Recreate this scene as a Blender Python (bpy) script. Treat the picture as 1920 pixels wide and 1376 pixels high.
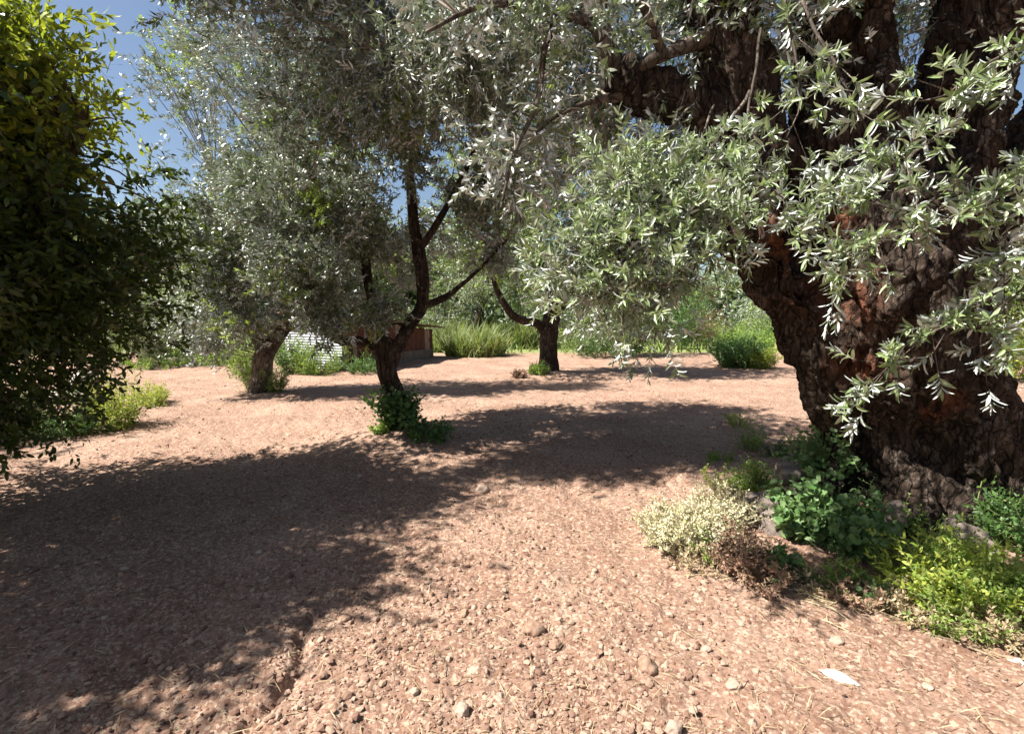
import bpy, math, random
import numpy as np
from mathutils import Vector, Matrix
R = math.radians
C = bpy.context.scene
COL = C.collection
for o in list(bpy.data.objects): bpy.data.objects.remove(o)

# ------------------------------------------------------------------ camera, sky, sun, exposure
F = 900.0; PITCH = R(6.2); CAMZ = 1.55            # focal length in photo pixels (1920 wide)
cam = bpy.data.objects.new('camera', bpy.data.cameras.new('camera'))
COL.objects.link(cam)
cam.data.lens = F / 1920 * 36; cam.data.sensor_width = 36
cam.data.clip_start = 0.05; cam.data.clip_end = 3000
cam.location = (0, 0, CAMZ); cam.rotation_euler = (R(90) - PITCH, 0, 0)
C.camera = cam
EL = R(52); SHX, SHY = 0.97, 0.25                 # elevation, direction in which shadows fall
w = bpy.data.worlds.new('World'); C.world = w; w.use_nodes = True
nt = w.node_tree; bg = nt.nodes['Background']
sky = nt.nodes.new('ShaderNodeTexSky'); sky.sky_type = 'NISHITA'; sky.sun_disc = False
sky.sun_elevation = EL; sky.sun_rotation = math.atan2(-SHX, -SHY)
sky.air_density = 1.0; sky.dust_density = 1.2; sky.ozone_density = 1.0
nt.links.new(sky.outputs[0], bg.inputs[0]); bg.inputs[1].default_value = 0.05
sun = bpy.data.objects.new('sun', bpy.data.lights.new('sun', 'SUN'))
COL.objects.link(sun)
sun.data.energy = 5.0; sun.data.angle = R(0.6); sun.data.color = (1.0, 0.95, 0.87)
sd = Vector((SHX * math.cos(EL), SHY * math.cos(EL), -math.sin(EL)))
sun.rotation_euler = sd.to_track_quat('-Z', 'Y').to_euler(); sun.location = (-8, -4, 12)
C.view_settings.view_transform = 'Standard'; C.view_settings.look = 'None'
C.view_settings.exposure = 1.5; C.view_settings.gamma = 1
C.cycles.max_bounces = 5; C.cycles.diffuse_bounces = 2; C.cycles.transparent_max_bounces = 4

# ------------------------------------------------------------------ pixel helpers (photo pixels)
def ray(x, y):
    u = (x - 960) / F; v = (688 - y) / F
    return np.array([u, math.cos(PITCH) + v * math.sin(PITCH), -math.sin(PITCH) + v * math.cos(PITCH)])
def P(x, y, Y):
    d = ray(x, y); return d * (Y / d[1]) + np.array([0, 0, CAMZ])
def G(x, y):
    d = ray(x, y); t = CAMZ / -d[2]
    return np.array([d[0] * t, d[1] * t, 0.0])

# ------------------------------------------------------------------ noise
def _h(ix, iy, iz, s=0):
    n = (ix.astype(np.int64) * 374761393 + iy.astype(np.int64) * 668265263 + iz.astype(np.int64) * 2147483647 + s * 974711) & 0x7fffffff
    n = (n ^ (n >> 13)) * 1274126177 & 0x7fffffff
    n = (n ^ (n >> 16)) * 2246822519 & 0x7fffffff
    return ((n ^ (n >> 15)) & 0xffffff) / float(0xffffff)
def vn(p, s=0):
    p = np.asarray(p, float); i = np.floor(p); f = p - i; f = f * f * (3 - 2 * f)
    i = i.astype(np.int64); out = 0
    for a in (0, 1):
        for b in (0, 1):
            for c in (0, 1):
                wgt = (f[:, 0] if a else 1 - f[:, 0]) * (f[:, 1] if b else 1 - f[:, 1]) * (f[:, 2] if c else 1 - f[:, 2])
                out = out + wgt * _h(i[:, 0] + a, i[:, 1] + b, i[:, 2] + c, s)
    return out
def fbm(p, o=4, s=0):
    a = 0.5; r = 0; q = np.asarray(p, float)
    for k in range(o):
        r = r + a * (vn(q, s + k) - .5); q = q * 2.03 + 7.1; a *= .5
    return r
def worley2(x, y, s=0):
    ix = np.floor(x).astype(np.int64); iy = np.floor(y).astype(np.int64)
    best = np.full(x.shape, 9.0); z = np.zeros_like(ix); hh = np.zeros(x.shape)
    for a in (-1, 0, 1):
        for b in (-1, 0, 1):
            px = ix + a + _h(ix + a, iy + b, z, s); py = iy + b + _h(ix + a, iy + b, z, s + 5)
            d = (px - x) ** 2 + (py - y) ** 2; m = d < best
            best = np.where(m, d, best); hh = np.where(m, _h(ix + a, iy + b, z, s + 9), hh)
    return np.sqrt(best), hh

# ------------------------------------------------------------------ mesh building
class Acc:
    def __init__(s): s.v = []; s.f = []; s.n = 0
    def add(s, verts, faces, mat=0):
        verts = np.asarray(verts, float).reshape(-1, 3); faces = np.asarray(faces, np.int64)
        s.v.append(verts); s.f.append((faces + s.n, mat)); s.n += len(verts)
    def build(s, name, mats, parent=None, smooth=True):
        me = bpy.data.meshes.new(name)
        v = np.concatenate(s.v) if s.v else np.zeros((0, 3))
        me.vertices.add(len(v)); me.vertices.foreach_set('co', v.astype(np.float32).ravel())
        loops = np.concatenate([f.ravel() for f, m in s.f])
        tot = np.concatenate([np.full(len(f), f.shape[1]) for f, m in s.f])
        mi = np.concatenate([np.full(len(f), m) for f, m in s.f])
        me.loops.add(len(loops)); me.loops.foreach_set('vertex_index', loops.astype(np.int32))
        me.polygons.add(len(tot)); st = np.concatenate([[0], np.cumsum(tot)[:-1]])
        me.polygons.foreach_set('loop_start', st.astype(np.int32))
        me.polygons.foreach_set('material_index', mi.astype(np.int32))
        me.polygons.foreach_set('use_smooth', np.full(len(tot), bool(smooth)))
        for m in (mats if isinstance(mats, (list, tuple)) else [mats]): me.materials.append(m)
        me.update(calc_edges=True); me.validate()
        o = bpy.data.objects.new(name, me); COL.objects.link(o)
        if parent is not None:
            o.parent = parent; o.matrix_parent_inverse = Matrix.Translation(-Vector(parent.location))
        return o
def empty(name, loc, label, cat, group=None):
    o = bpy.data.objects.new(name, None); COL.objects.link(o)
    o.location = [float(a) for a in loc]; o.empty_display_size = .2
    tag(o, label, cat, group); return o
def tag(o, label=None, cat=None, group=None, kind=None):
    if label: o['label'] = label
    if cat: o['category'] = cat
    if group: o['group'] = group
    if kind: o['kind'] = kind
    return o
def nrm(a): return a / np.maximum(np.linalg.norm(a, axis=-1, keepdims=True), 1e-9)
def spline(pts, step):
    """pts (n,4): xyz + radius. Catmull-Rom, evenly resampled."""
    p = np.asarray(pts, float)
    if len(p) < 3:
        p = np.array([p[0], (p[0] + p[1]) / 2, p[1]])
    q = np.vstack([2 * p[0] - p[1], p, 2 * p[-1] - p[-2]]); out = []
    for i in range(1, len(q) - 2):
        L = np.linalg.norm(q[i + 1, :3] - q[i, :3]); k = max(2, int(L / step))
        t = np.linspace(0, 1, k, endpoint=False)[:, None]
        a, b, c, d = q[i - 1], q[i], q[i + 1], q[i + 2]
        out.append(.5 * (2 * b + (c - a) * t + (2 * a - 5 * b + 4 * c - d) * t ** 2 + (3 * b - a - 3 * c + d) * t ** 3))
    out.append(p[-1:]); r = np.vstack(out); r[:, 3] = np.maximum(r[:, 3], p[:, 3].min() * .7); return r
def tube(acc, pts, n=8, mat=0, rough=0.0, flute=0.0, seed=0, wob=0.0):
    pts = np.asarray(pts, float); c = pts[:, :3].copy(); r = pts[:, 3]; m = len(c)
    if wob:
        c = c + np.stack([fbm(c * 3 + k * 31, 2, seed + k) for k in range(3)], 1) * wob
    t = nrm(np.gradient(c, axis=0)); ref = np.array([0, 0, 1.]) if abs(t[0, 2]) < .8 else np.array([1., 0, 0])
    u = nrm(np.cross(t[0], ref)); U = []
    for i in range(m):
        u = u - t[i] * np.dot(u, t[i]); u = u / np.linalg.norm(u); U.append(u)
    U = np.array(U); V = np.cross(t, U)
    a = np.linspace(0, 2 * math.pi, n, endpoint=False)
    rr = r[:, None] * np.ones((1, n))
    s = np.cumsum(np.r_[0, np.linalg.norm(np.diff(c, axis=0), axis=1)])
    if flute:
        tw = s[:, None] * 0.9 + a[None, :]
        rr = rr * (1 + flute * (np.sin(3 * tw + seed) * .5 + np.sin(5 * tw + 1.3 * seed) * .35 + np.sin(8 * tw + seed * 2) * .15))
    ring = c[:, None, :] + rr[..., None] * (np.cos(a)[None, :, None] * U[:, None] + np.sin(a)[None, :, None] * V[:, None])
    if rough:
        q = ring.reshape(-1, 3)
        d = fbm(q * np.array([14, 14, 4.]), 3, seed) * 2 * rough + fbm(q * 3, 2, seed + 7) * 2 * rough
        ctr = np.repeat(c, n, 0); q = q + nrm(q - ctr) * (d * np.repeat(r, n))[:, None]; ring = q.reshape(m, n, 3)
    i = np.arange(m - 1)[:, None] * n; j = np.arange(n)[None, :]; j2 = (j + 1) % n
    f = np.stack([i + j, i + j2, i + n + j2, i + n + j], -1).reshape(-1, 4)
    v = ring.reshape(-1, 3)
    acc.add(v, f, mat)
    acc.add(np.vstack([ring[-1], c[-1:] + t[-1:] * r[-1] * .6]), [[k, (k + 1) % n, n] for k in range(n)], mat)
    acc.add(np.vstack([ring[0], c[:1]]), [[(k + 1) % n, k, n] for k in range(n)], mat)
def many_tubes(acc, paths, radii, n=3, mat=0):
    """paths (N,M,3), radii (N,M): N thin twigs at once."""
    N, M = paths.shape[:2]
    if N == 0: return
    t = nrm(np.gradient(paths, axis=1)); ref = np.where(np.abs(t[..., 2:3]) < .9, np.array([0, 0, 1.]), np.array([1., 0, 0]))
    u = nrm(np.cross(t, ref)); v = np.cross(t, u)
    a = np.linspace(0, 2 * math.pi, n, endpoint=False)
    ring = paths[:, :, None, :] + radii[..., None, None] * (np.cos(a)[:, None] * u[:, :, None] + np.sin(a)[:, None] * v[:, :, None])
    base = (np.arange(N) * M * n)[:, None, None]; i = (np.arange(M - 1) * n)[None, :, None]; j = np.arange(n)[None, None, :]; j2 = (j + 1) % n
    f = np.stack([base + i + j, base + i + j2, base + i + n + j2, base + i + n + j], -1).reshape(-1, 4)
    acc.add(ring.reshape(-1, 3), f, mat)
def leaves(acc, pos, d, n, L, W, mat=0, kind='lance', bend=.15):
    """pos,d,n (N,3); L (N,) length; W width ratio. n = the upper side of the leaf."""
    N = len(pos)
    if N == 0: return
    d = nrm(d); side = nrm(np.cross(n, d)); n = np.cross(d, side)
    if kind == 'lance':      # 6 verts, folded a little
        T = np.array([[0, 0, 0], [.28, .5, .06], [.28, -.5, .06], [.68, .42, .04], [.68, -.42, .04], [1, 0, -.1]])
        fs = [([0, 2, 1],), ([1, 2, 4, 3],), ([3, 4, 5],)]
    elif kind == 'fine':     # midrib fold
        T = np.array([[0, 0, 0], [.25, .46, .1], [.25, 0, 0], [.25, -.46, .1], [.62, .46, .08], [.62, 0, -.03], [.62, -.46, .08], [1, 0, -.14], [.88, .2, .0], [.88, -.2, .0]])
        fs = [([0, 2, 1], [0, 3, 2]), ([1, 2, 5, 4], [2, 3, 6, 5]), ([4, 5, 8], [5, 7, 8], [5, 6, 9], [5, 9, 7])]
    elif kind == 'round':    # mallow-like
        k = 9; ang = np.linspace(-2.75, 2.75, k)
        rim = np.stack([.5 + .5 * np.cos(ang), .5 * np.sin(ang), .12 * np.abs(np.sin(ang)) + .04 * np.cos(ang * 5)], 1)
        T = np.vstack([[[.12, 0, 0]], [[.5, 0, -.05]], rim])
        fs = [tuple([1, 2 + i, 3 + i] for i in range(k - 1)) + ([1, 2 + k - 1, 0], [1, 0, 2])]
    else:                    # rhombus
        T = np.array([[0, 0, 0], [.45, .5, .05], [.45, -.5, .05], [1, 0, -.05]])
        fs = [([0, 2, 3, 1],)]
    W = np.broadcast_to(W, (N,)); T = T[None]
    zb = T[..., 2] - bend * T[..., 0] ** 2
    v = pos[:, None] + L[:, None, None] * (T[..., 0:1] * d[:, None] + T[..., 1:2] * W[:, None, None] * side[:, None] + (zb * (.3 + W[:, None] * 1.2))[..., None] * n[:, None])
    m = T.shape[1]; base = (np.arange(N) * m)[:, None, None]
    off = acc.n; acc.v.append(v.reshape(-1, 3)); acc.n += N * m
    for grp in fs:
        for sz in (3, 4):
            g = [q for q in grp if len(q) == sz]
            if g: acc.f.append(((base + np.array(g)[None]).reshape(-1, sz) + off, mat))
def rframe(d, rng):
    """random frames whose z axis is d"""
    d = nrm(d); a = rng.normal(size=d.shape); u = nrm(np.cross(d, a)); v = np.cross(d, u); return u, v, d
def shoots(acc, org, d, ln, rng, leafL=.055, W=.22, nodes=9, kind='lance', lm=0, tm=1, per=2, droop=.15, ang=.8, jit=.25, tr=.0018, thin=1.0):
    """Leafy shoots: org,d (N,3), ln (N,). Opposite pairs (per=2) or single leaves along a curved stem."""
    N = len(org)
    if N == 0: return
    u, v, w_ = rframe(d, rng)
    t = np.linspace(0, 1, 5); dr = np.array([0, 0, -1.])
    bendv = (u * rng.normal(0, .18, (N, 1)) + dr * droop)
    path = org[:, None] + ln[:, None, None] * (t[None, :, None] * w_[:, None] + (t ** 2)[None, :, None] * bendv[:, None])
    many_tubes(acc, path, np.linspace(1, .35, 5)[None] * tr * np.ones((N, 1)), 3, tm)
    tt = (np.arange(nodes) + .6) / nodes; tt = tt ** .85
    pos, dd, nn, LL = [], [], [], []
    for k, s in enumerate(tt):
        p = org + ln[:, None] * (s * w_ + s * s * bendv); tan = nrm(w_ + 2 * s * bendv)
        for q in range(per):
            az = k * (math.pi / 2 if per == 2 else 2.4) + q * math.pi + rng.normal(0, .25, N)
            rad = np.cos(az)[:, None] * u + np.sin(az)[:, None] * v
            an = ang * (1.05 - .5 * s) + rng.normal(0, .12, N)
            e = np.cos(an)[:, None] * tan + np.sin(an)[:, None] * rad
            nu = np.sin(an)[:, None] * tan - np.cos(an)[:, None] * rad
            keep = rng.random(N) < (.93 * thin)
            pos.append(p[keep]); dd.append((e + rng.normal(0, jit * .5, (N, 3)))[keep]); nn.append((nu + rng.normal(0, jit * 1.6, (N, 3)))[keep])
            LL.append((leafL * (1.0 - .35 * s ** 3) * rng.uniform(.7, 1.2, N))[keep])
    p, d2, n2, l2 = map(np.concatenate, (pos, dd, nn, LL))
    leaves(acc, p, d2, n2, l2, W * rng.uniform(.8, 1.2, len(p)), lm, kind, bend=.12)

def crown(acc, blobs, skel, nclus, ntw, rng, leafL=.055, W=.22, kind='lance', twig=.28, spread=.22, nodes=9, per=2, droop=.2,
          lm=0, tm=1, shell=.45, brr=.012, thin=1.0, out=.6, sup=6, young=0):
    """blobs: (cx,cy,cz,rx,ry,rz,weight). Branchlets run from the nearest limb point to each leaf cluster."""
    B = np.array(blobs, float); wt = B[:, 6] / B[:, 6].sum()
    k = rng.choice(len(B), nclus, p=wt); uv = nrm(rng.normal(size=(nclus, 3))); rr = (shell ** 3 + (1 - shell ** 3) * rng.random(nclus)) ** (1 / 3)
    off = uv * rr[:, None]; c = B[k, :3] + off * B[k, 3:6]
    if sup:          # clusters gather in boughs, leaving holes between them
        ns = max(len(B), nclus // sup); sk_ = np.searchsorted(np.cumsum(wt) - 1e-9, (np.arange(ns) + .5) / ns).clip(0, len(B) - 1)
        k[:ns] = sk_; c[:ns] = B[sk_, :3] + off[:ns] * B[sk_, 3:6]; pick = rng.permutation(np.arange(nclus) % ns)
        c = c[pick] + rng.normal(0, .24, (nclus, 3)) * B[k[pick], 3:6]; uv = nrm(uv[pick] + rng.normal(0, .35, (nclus, 3)))
    S = np.asarray(skel)[:, :3]
    d2 = ((c[:, None] - S[None]) ** 2).sum(-1) + .6 * np.maximum(0, S[None, :, 2] - c[:, None, 2]) ** 2
    a = S[d2.argmin(1)]
    t = np.linspace(0, 1, 7)[None, :, None]
    mid = (a + c) / 2 + rng.normal(0, .12, c.shape) + np.array([0, 0, .12])
    path = (1 - t) ** 2 * a[:, None] + 2 * t * (1 - t) * mid[:, None] + t ** 2 * c[:, None]
    rad = np.linspace(1, .3, 7)[None] * brr * np.minimum(.95, .45 + .45 * np.linalg.norm(c - a, axis=1))[:, None]
    many_tubes(acc, path, rad, 5, tm)
    bd = nrm(c - a)
    s = rng.uniform(.45, 1.0, (nclus, ntw)); s[:, : ntw // 2] = rng.uniform(.8, 1, (nclus, ntw // 2))
    s_ = s[..., None]
    o = (1 - s_) ** 2 * a[:, None] + 2 * s_ * (1 - s_) * mid[:, None] + s_ ** 2 * c[:, None]
    o = o + rng.normal(0, spread * .6, o.shape)
    dirs = bd[:, None] * .35 + rng.normal(0, .65, o.shape) + uv[:, None] * out + np.array([0, 0, -droop])
    yg = rng.random(nclus) < young
    for sel, m_ in ((~yg, lm), (yg, 2)):
        if sel.any():
            oo = o[sel].reshape(-1, 3); dd_ = dirs[sel].reshape(-1, 3); n = len(oo)
            shoots(acc, oo, dd_, twig * rng.uniform(.6, 1.25, n), rng, leafL, W, nodes, kind, m_, tm, per, droop=droop, thin=thin)

# ------------------------------------------------------------------ materials
def mat(name):
    m = bpy.data.materials.new(name); m.use_nodes = True; nt = m.node_tree; nt.nodes.clear()
    out = nt.nodes.new('ShaderNodeOutputMaterial'); return m, nt, out
def node(nt, t, **k):
    n = nt.nodes.new(t)
    for a, b in k.items(): setattr(n, a, b)
    return n
def ramp(nt, src, stops):
    r = nt.nodes.new('ShaderNodeValToRGB'); e = r.color_ramp.elements
    while len(e) < len(stops): e.new(.5)
    for i, (p, c) in enumerate(stops):
        e[i].position = p; e[i].color = (*c, 1) if len(c) == 3 else c
    nt.links.new(src, r.inputs[0]); return r.outputs[0]
def mixc(nt, f, a, b, mode='MIX'):
    n = nt.nodes.new('ShaderNodeMix'); n.data_type = 'RGBA'; n.blend_type = mode
    for s, v in ((0, f), (6, a), (7, b)):
        if isinstance(v, (int, float)): n.inputs[s].default_value = v
        elif isinstance(v, tuple): n.inputs[s].default_value = (*v, 1)
        else: nt.links.new(v, n.inputs[s])
    return n.outputs[2]
def noise(nt, scale, detail=5, rough=.6, vec=None, dist=0):
    n = nt.nodes.new('ShaderNodeTexNoise'); n.inputs['Scale'].default_value = scale; n.inputs['Detail'].default_value = detail
    n.inputs['Roughness'].default_value = rough; n.inputs['Distortion'].default_value = dist
    if vec is not None: nt.links.new(vec, n.inputs['Vector'])
    return n.outputs['Fac']
def leafmat(name, tops, unders, rough=.42, trans=.35, tcol=(.25, .4, .05), spec=.5):
    """tops / unders: ramp colours picked per leaf; the underside has its own colour."""
    m, nt, out = mat(name)
    g = node(nt, 'ShaderNodeNewGeometry'); rnd = g.outputs['Random Per Island']
    n_ = len(tops); top = ramp(nt, rnd, [(i / max(1, n_ - 1), c) for i, c in enumerate(tops)])
    n_ = len(unders); und = ramp(nt, rnd, [(i / max(1, n_ - 1), c) for i, c in enumerate(unders)])
    colr = mixc(nt, g.outputs['Backfacing'], top, und)
    b = node(nt, 'ShaderNodeBsdfPrincipled'); nt.links.new(colr, b.inputs['Base Color'])
    b.inputs['Roughness'].default_value = rough; b.inputs['Specular IOR Level'].default_value = spec
    tr = node(nt, 'ShaderNodeBsdfTranslucent'); nt.links.new(mixc(nt, .6, top, tcol), tr.inputs[0])
    mx = node(nt, 'ShaderNodeMixShader'); mx.inputs[0].default_value = trans
    nt.links.new(b.outputs[0], mx.inputs[1]); nt.links.new(tr.outputs[0], mx.inputs[2]); nt.links.new(mx.outputs[0], out.inputs[0])
    return m
def bark(name, c1, c2, c3, scale=1.0, bump=.6, rot=None):
    m, nt, out = mat(name)
    tc = node(nt, 'ShaderNodeTexCoord'); mp = node(nt, 'ShaderNodeMapping'); mp.inputs['Scale'].default_value = (1, 1, .28)
    nt.links.new(tc.outputs['Object'], mp.inputs[0])
    a = noise(nt, 16 * scale, 8, .7, mp.outputs[0], 1.2); b_ = noise(nt, 3 * scale, 4, .6, tc.outputs['Object'])
    fine = noise(nt, 60 * scale, 6, .7, mp.outputs[0], .5)
    col = ramp(nt, a, [(.3, c1), (.5, c2), (.68, c3)])
    col = mixc(nt, ramp(nt, b_, [(.42, (0, 0, 0)), (.6, (1, 1, 1))]), col, tuple(x * .55 for x in c2))
    wv = node(nt, 'ShaderNodeVectorMath', operation='ADD'); nz_ = node(nt, 'ShaderNodeTexNoise'); nz_.inputs['Scale'].default_value = 6; nt.links.new(tc.outputs['Object'], nz_.inputs['Vector'])
    ws = node(nt, 'ShaderNodeVectorMath', operation='SCALE'); nt.links.new(nz_.outputs['Color'], ws.inputs[0]); ws.inputs['Scale'].default_value = .12
    mp2 = node(nt, 'ShaderNodeMapping'); mp2.inputs['Scale'].default_value = (1, 1, .12); mp2.inputs['Rotation'].default_value = (.15, .2, 0); nt.links.new(tc.outputs['Object'], mp2.inputs[0]); nt.links.new(mp2.outputs[0], wv.inputs[0]); nt.links.new(ws.outputs[0], wv.inputs[1])
    ck = node(nt, 'ShaderNodeTexVoronoi', feature='DISTANCE_TO_EDGE'); ck.inputs['Scale'].default_value = 15; nt.links.new(wv.outputs[0], ck.inputs['Vector'])
    crack = ramp(nt, ck.outputs['Distance'], [(.0, (.15, .15, .15)), (.10, (1, 1, 1))])
    col = mixc(nt, crack, tuple(x * .35 for x in c1), col)
    lich = ramp(nt, noise(nt, 9, 8, .75, tc.outputs['Object']), [(.56, (0, 0, 0)), (.64, (.7, .7, .7))])
    col = mixc(nt, lich, col, tuple(min(1, x * 1.35 + .02) for x in c3))
    if rot:
        vo = node(nt, 'ShaderNodeTexVoronoi'); vo.inputs['Scale'].default_value = 22; nt.links.new(mp.outputs[0], vo.inputs['Vector'])
        rc = mixc(nt, ramp(nt, vo.outputs['Color'], [(.2, (.07, .022, .01)), (.8, (.36, .13, .055))]), (.2, .07, .03), (.4, .16, .08))
        rc = ramp(nt, vo.outputs['Color'], [(.15, (.03, .013, .008)), (.5, (.10, .04, .022)), (.9, (.30, .13, .075))])
        msk = None
        for (cx, cy, cz, rad) in rot:
            vd = node(nt, 'ShaderNodeVectorMath', operation='DISTANCE'); nt.links.new(tc.outputs['Object'], vd.inputs[0]); vd.inputs[1].default_value = (cx, cy, cz)
            mr = node(nt, 'ShaderNodeMapRange'); nt.links.new(vd.outputs['Value'], mr.inputs[0]); mr.inputs[1].default_value = rad; mr.inputs[2].default_value = rad * .35; mr.inputs[3].default_value = 0; mr.inputs[4].default_value = 1
            if msk is None: msk = mr.outputs[0]
            else:
                mm = node(nt, 'ShaderNodeMath', operation='MAXIMUM'); nt.links.new(msk, mm.inputs[0]); nt.links.new(mr.outputs[0], mm.inputs[1]); msk = mm.outputs[0]
        ml = node(nt, 'ShaderNodeMath', operation='MULTIPLY'); nt.links.new(msk, ml.inputs[0]); nt.links.new(noise(nt, 5, 4, .6, tc.outputs['Object']), ml.inputs[1])
        col = mixc(nt, ramp(nt, ml.outputs[0], [(.2, (0, 0, 0)), (.5, (1, 1, 1))]), col, rc)
    p = node(nt, 'ShaderNodeBsdfPrincipled'); nt.links.new(col, p.inputs['Base Color']); p.inputs['Roughness'].default_value = .92
    p.inputs['Specular IOR Level'].default_value = .2
    ad = node(nt, 'ShaderNodeMath', operation='ADD'); nt.links.new(a, ad.inputs[0])
    mf = node(nt, 'ShaderNodeMath', operation='MULTIPLY'); nt.links.new(fine, mf.inputs[0]); mf.inputs[1].default_value = .5; nt.links.new(mf.outputs[0], ad.inputs[1])
    ac = node(nt, 'ShaderNodeMath', operation='MULTIPLY_ADD'); nt.links.new(crack, ac.inputs[0]); ac.inputs[1].default_value = .7; nt.links.new(ad.outputs[0], ac.inputs[2])
    bp = node(nt, 'ShaderNodeBump'); bp.inputs['Strength'].default_value = bump; bp.inputs['Distance'].default_value = .035
    nt.links.new(ac.outputs[0], bp.inputs['Height']); nt.links.new(bp.outputs[0], p.inputs['Normal']); nt.links.new(p.outputs[0], out.inputs[0])
    return m
def plain(name, stops, scale=8, rough=.9, bump=.3, dist=.01, island=False, detail=6, spec=.3):
    m, nt, out = mat(name); tc = node(nt, 'ShaderNodeTexCoord')
    src = noise(nt, scale, detail, .65, tc.outputs['Object'])
    if island:
        g = node(nt, 'ShaderNodeNewGeometry'); ad = node(nt, 'ShaderNodeMath', operation='MULTIPLY_ADD')
        nt.links.new(g.outputs['Random Per Island'], ad.inputs[0]); ad.inputs[1].default_value = .75
        ml = node(nt, 'ShaderNodeMath', operation='MULTIPLY'); nt.links.new(src, ml.inputs[0]); ml.inputs[1].default_value = .25
        nt.links.new(ml.outputs[0], ad.inputs[2]); col = ramp(nt, ad.outputs[0], stops)
    else: col = ramp(nt, src, stops)
    p = node(nt, 'ShaderNodeBsdfPrincipled'); nt.links.new(col, p.inputs['Base Color']); p.inputs['Roughness'].default_value = rough; p.inputs['Specular IOR Level'].default_value = spec
    if bump:
        bp = node(nt, 'ShaderNodeBump'); bp.inputs['Strength'].default_value = bump; bp.inputs['Distance'].default_value = dist
        nt.links.new(noise(nt, scale * 3, 6, .7, tc.outputs['Object']), bp.inputs['Height']); nt.links.new(bp.outputs[0], p.inputs['Normal'])
    nt.links.new(p.outputs[0], out.inputs[0]); return m

# olive leaves: grey green above, silver below; light-dark contrast of the crowns widened into the tones
M = {}
M['olive'] = leafmat('olive_leaf', [(.045, .065, .035), (.09, .12, .06), (.17, .20, .13), (.28, .30, .24), (.16, .25, .06)],
                     [(.40, .43, .41), (.56, .59, .58), (.68, .71, .71)], rough=.42, trans=.08, tcol=(.3, .42, .08), spec=.6)
M['olive_near'] = leafmat('near_olive_leaf', [(.08, .12, .05), (.14, .19, .08), (.22, .30, .11), (.30, .35, .22), (.34, .36, .30)],
                     [(.38, .42, .38), (.52, .55, .53), (.66, .69, .68)], rough=.42, trans=.18, tcol=(.4, .55, .12), spec=.6)
M['olive_young'] = leafmat('young_olive_leaf', [(.15, .22, .04), (.24, .32, .06), (.3, .4, .1)],
                     [(.24, .32, .1), (.34, .42, .18)], rough=.45, trans=.35, tcol=(.5, .65, .08))
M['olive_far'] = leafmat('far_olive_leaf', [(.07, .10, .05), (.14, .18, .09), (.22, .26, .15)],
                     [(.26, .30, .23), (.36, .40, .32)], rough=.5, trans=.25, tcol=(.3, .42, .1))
M['olive_green'] = leafmat('green_olive_leaf', [(.04, .065, .025), (.10, .14, .05), (.19, .24, .09)],
                     [(.26, .3, .22), (.38, .41, .32)], rough=.45, trans=.25, tcol=(.35, .5, .05))
M['citrus'] = leafmat('broad_glossy_leaf', [(.012, .03, .006), (.02, .045, .008), (.035, .065, .01), (.06, .09, .012)],
                     [(.03, .055, .015), (.06, .09, .02)], rough=.38, trans=.16, tcol=(.2, .3, .01), spec=.4)
M['citrus_young_sunlit'] = leafmat('young_sunlit_leaf', [(.07, .10, .012), (.17, .22, .02), (.28, .33, .03), (.38, .41, .05)],
                     [(.15, .2, .03), (.3, .34, .05)], rough=.4, trans=.35, tcol=(.5, .6, .04))  # young leaves; sunlight on the crown top put into their colour
M['weed'] = leafmat('weed_leaf', [(.08, .14, .03), (.15, .25, .05), (.24, .34, .07), (.3, .33, .12)], [(.14, .22, .06), (.26, .34, .12)], rough=.6, trans=.4, tcol=(.45, .65, .06))
M['field'] = leafmat('field_weeds', [(.06, .11, .02), (.14, .23, .04), (.22, .32, .06), (.34, .31, .15), (.1, .16, .04), (.26, .3, .1)], [(.12, .17, .06), (.26, .28, .13)], rough=.7, trans=.3, tcol=(.4, .5, .1))
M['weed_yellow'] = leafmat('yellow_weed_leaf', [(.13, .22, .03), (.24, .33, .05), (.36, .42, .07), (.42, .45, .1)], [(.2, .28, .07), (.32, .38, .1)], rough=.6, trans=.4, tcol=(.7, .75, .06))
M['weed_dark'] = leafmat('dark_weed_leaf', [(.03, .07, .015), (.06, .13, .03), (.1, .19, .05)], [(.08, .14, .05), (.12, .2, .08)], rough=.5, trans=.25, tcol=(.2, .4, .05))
M['mallow'] = leafmat('mallow_leaf', [(.07, .15, .04), (.12, .22, .07), (.2, .3, .13)], [(.12, .19, .08), (.18, .25, .12)], rough=.5, trans=.25, tcol=(.25, .4, .08))  # leaf colour brightened in place of sunlight missing on these plants
M['straw'] = leafmat('dry_straw', [(.24, .17, .09), (.36, .28, .17), (.48, .4, .25)], [(.24, .18, .1), (.36, .29, .18)], rough=.8, trans=.15, tcol=(.6, .5, .25))
M['pale_bush'] = leafmat('bleached_leaf', [(.48, .43, .25), (.62, .57, .38), (.72, .67, .5), (.42, .46, .16)], [(.5, .46, .3), (.6, .55, .38)], rough=.75, trans=.2, tcol=(.7, .65, .35))
M['brown_bush'] = leafmat('withered_leaf', [(.16, .08, .05), (.3, .18, .12), (.42, .28, .2)], [(.24, .14, .1), (.34, .22, .15)], rough=.85, trans=.1, tcol=(.4, .25, .12))
M['stem'] = plain('green_stem', [(.3, (.12, .17, .05)), (.7, (.24, .27, .1))], 20, bump=0)
M['twig'] = plain('olive_twig', [(.3, (.16, .14, .11)), (.7, (.32, .29, .24))], 30, bump=0)
M['dark_twig'] = plain('dark_twig', [(.3, (.06, .045, .03)), (.7, (.14, .11, .08))], 30, bump=0)
M['bark'] = bark('olive_bark', (.05, .04, .032), (.14, .11, .088), (.27, .23, .19))
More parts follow.
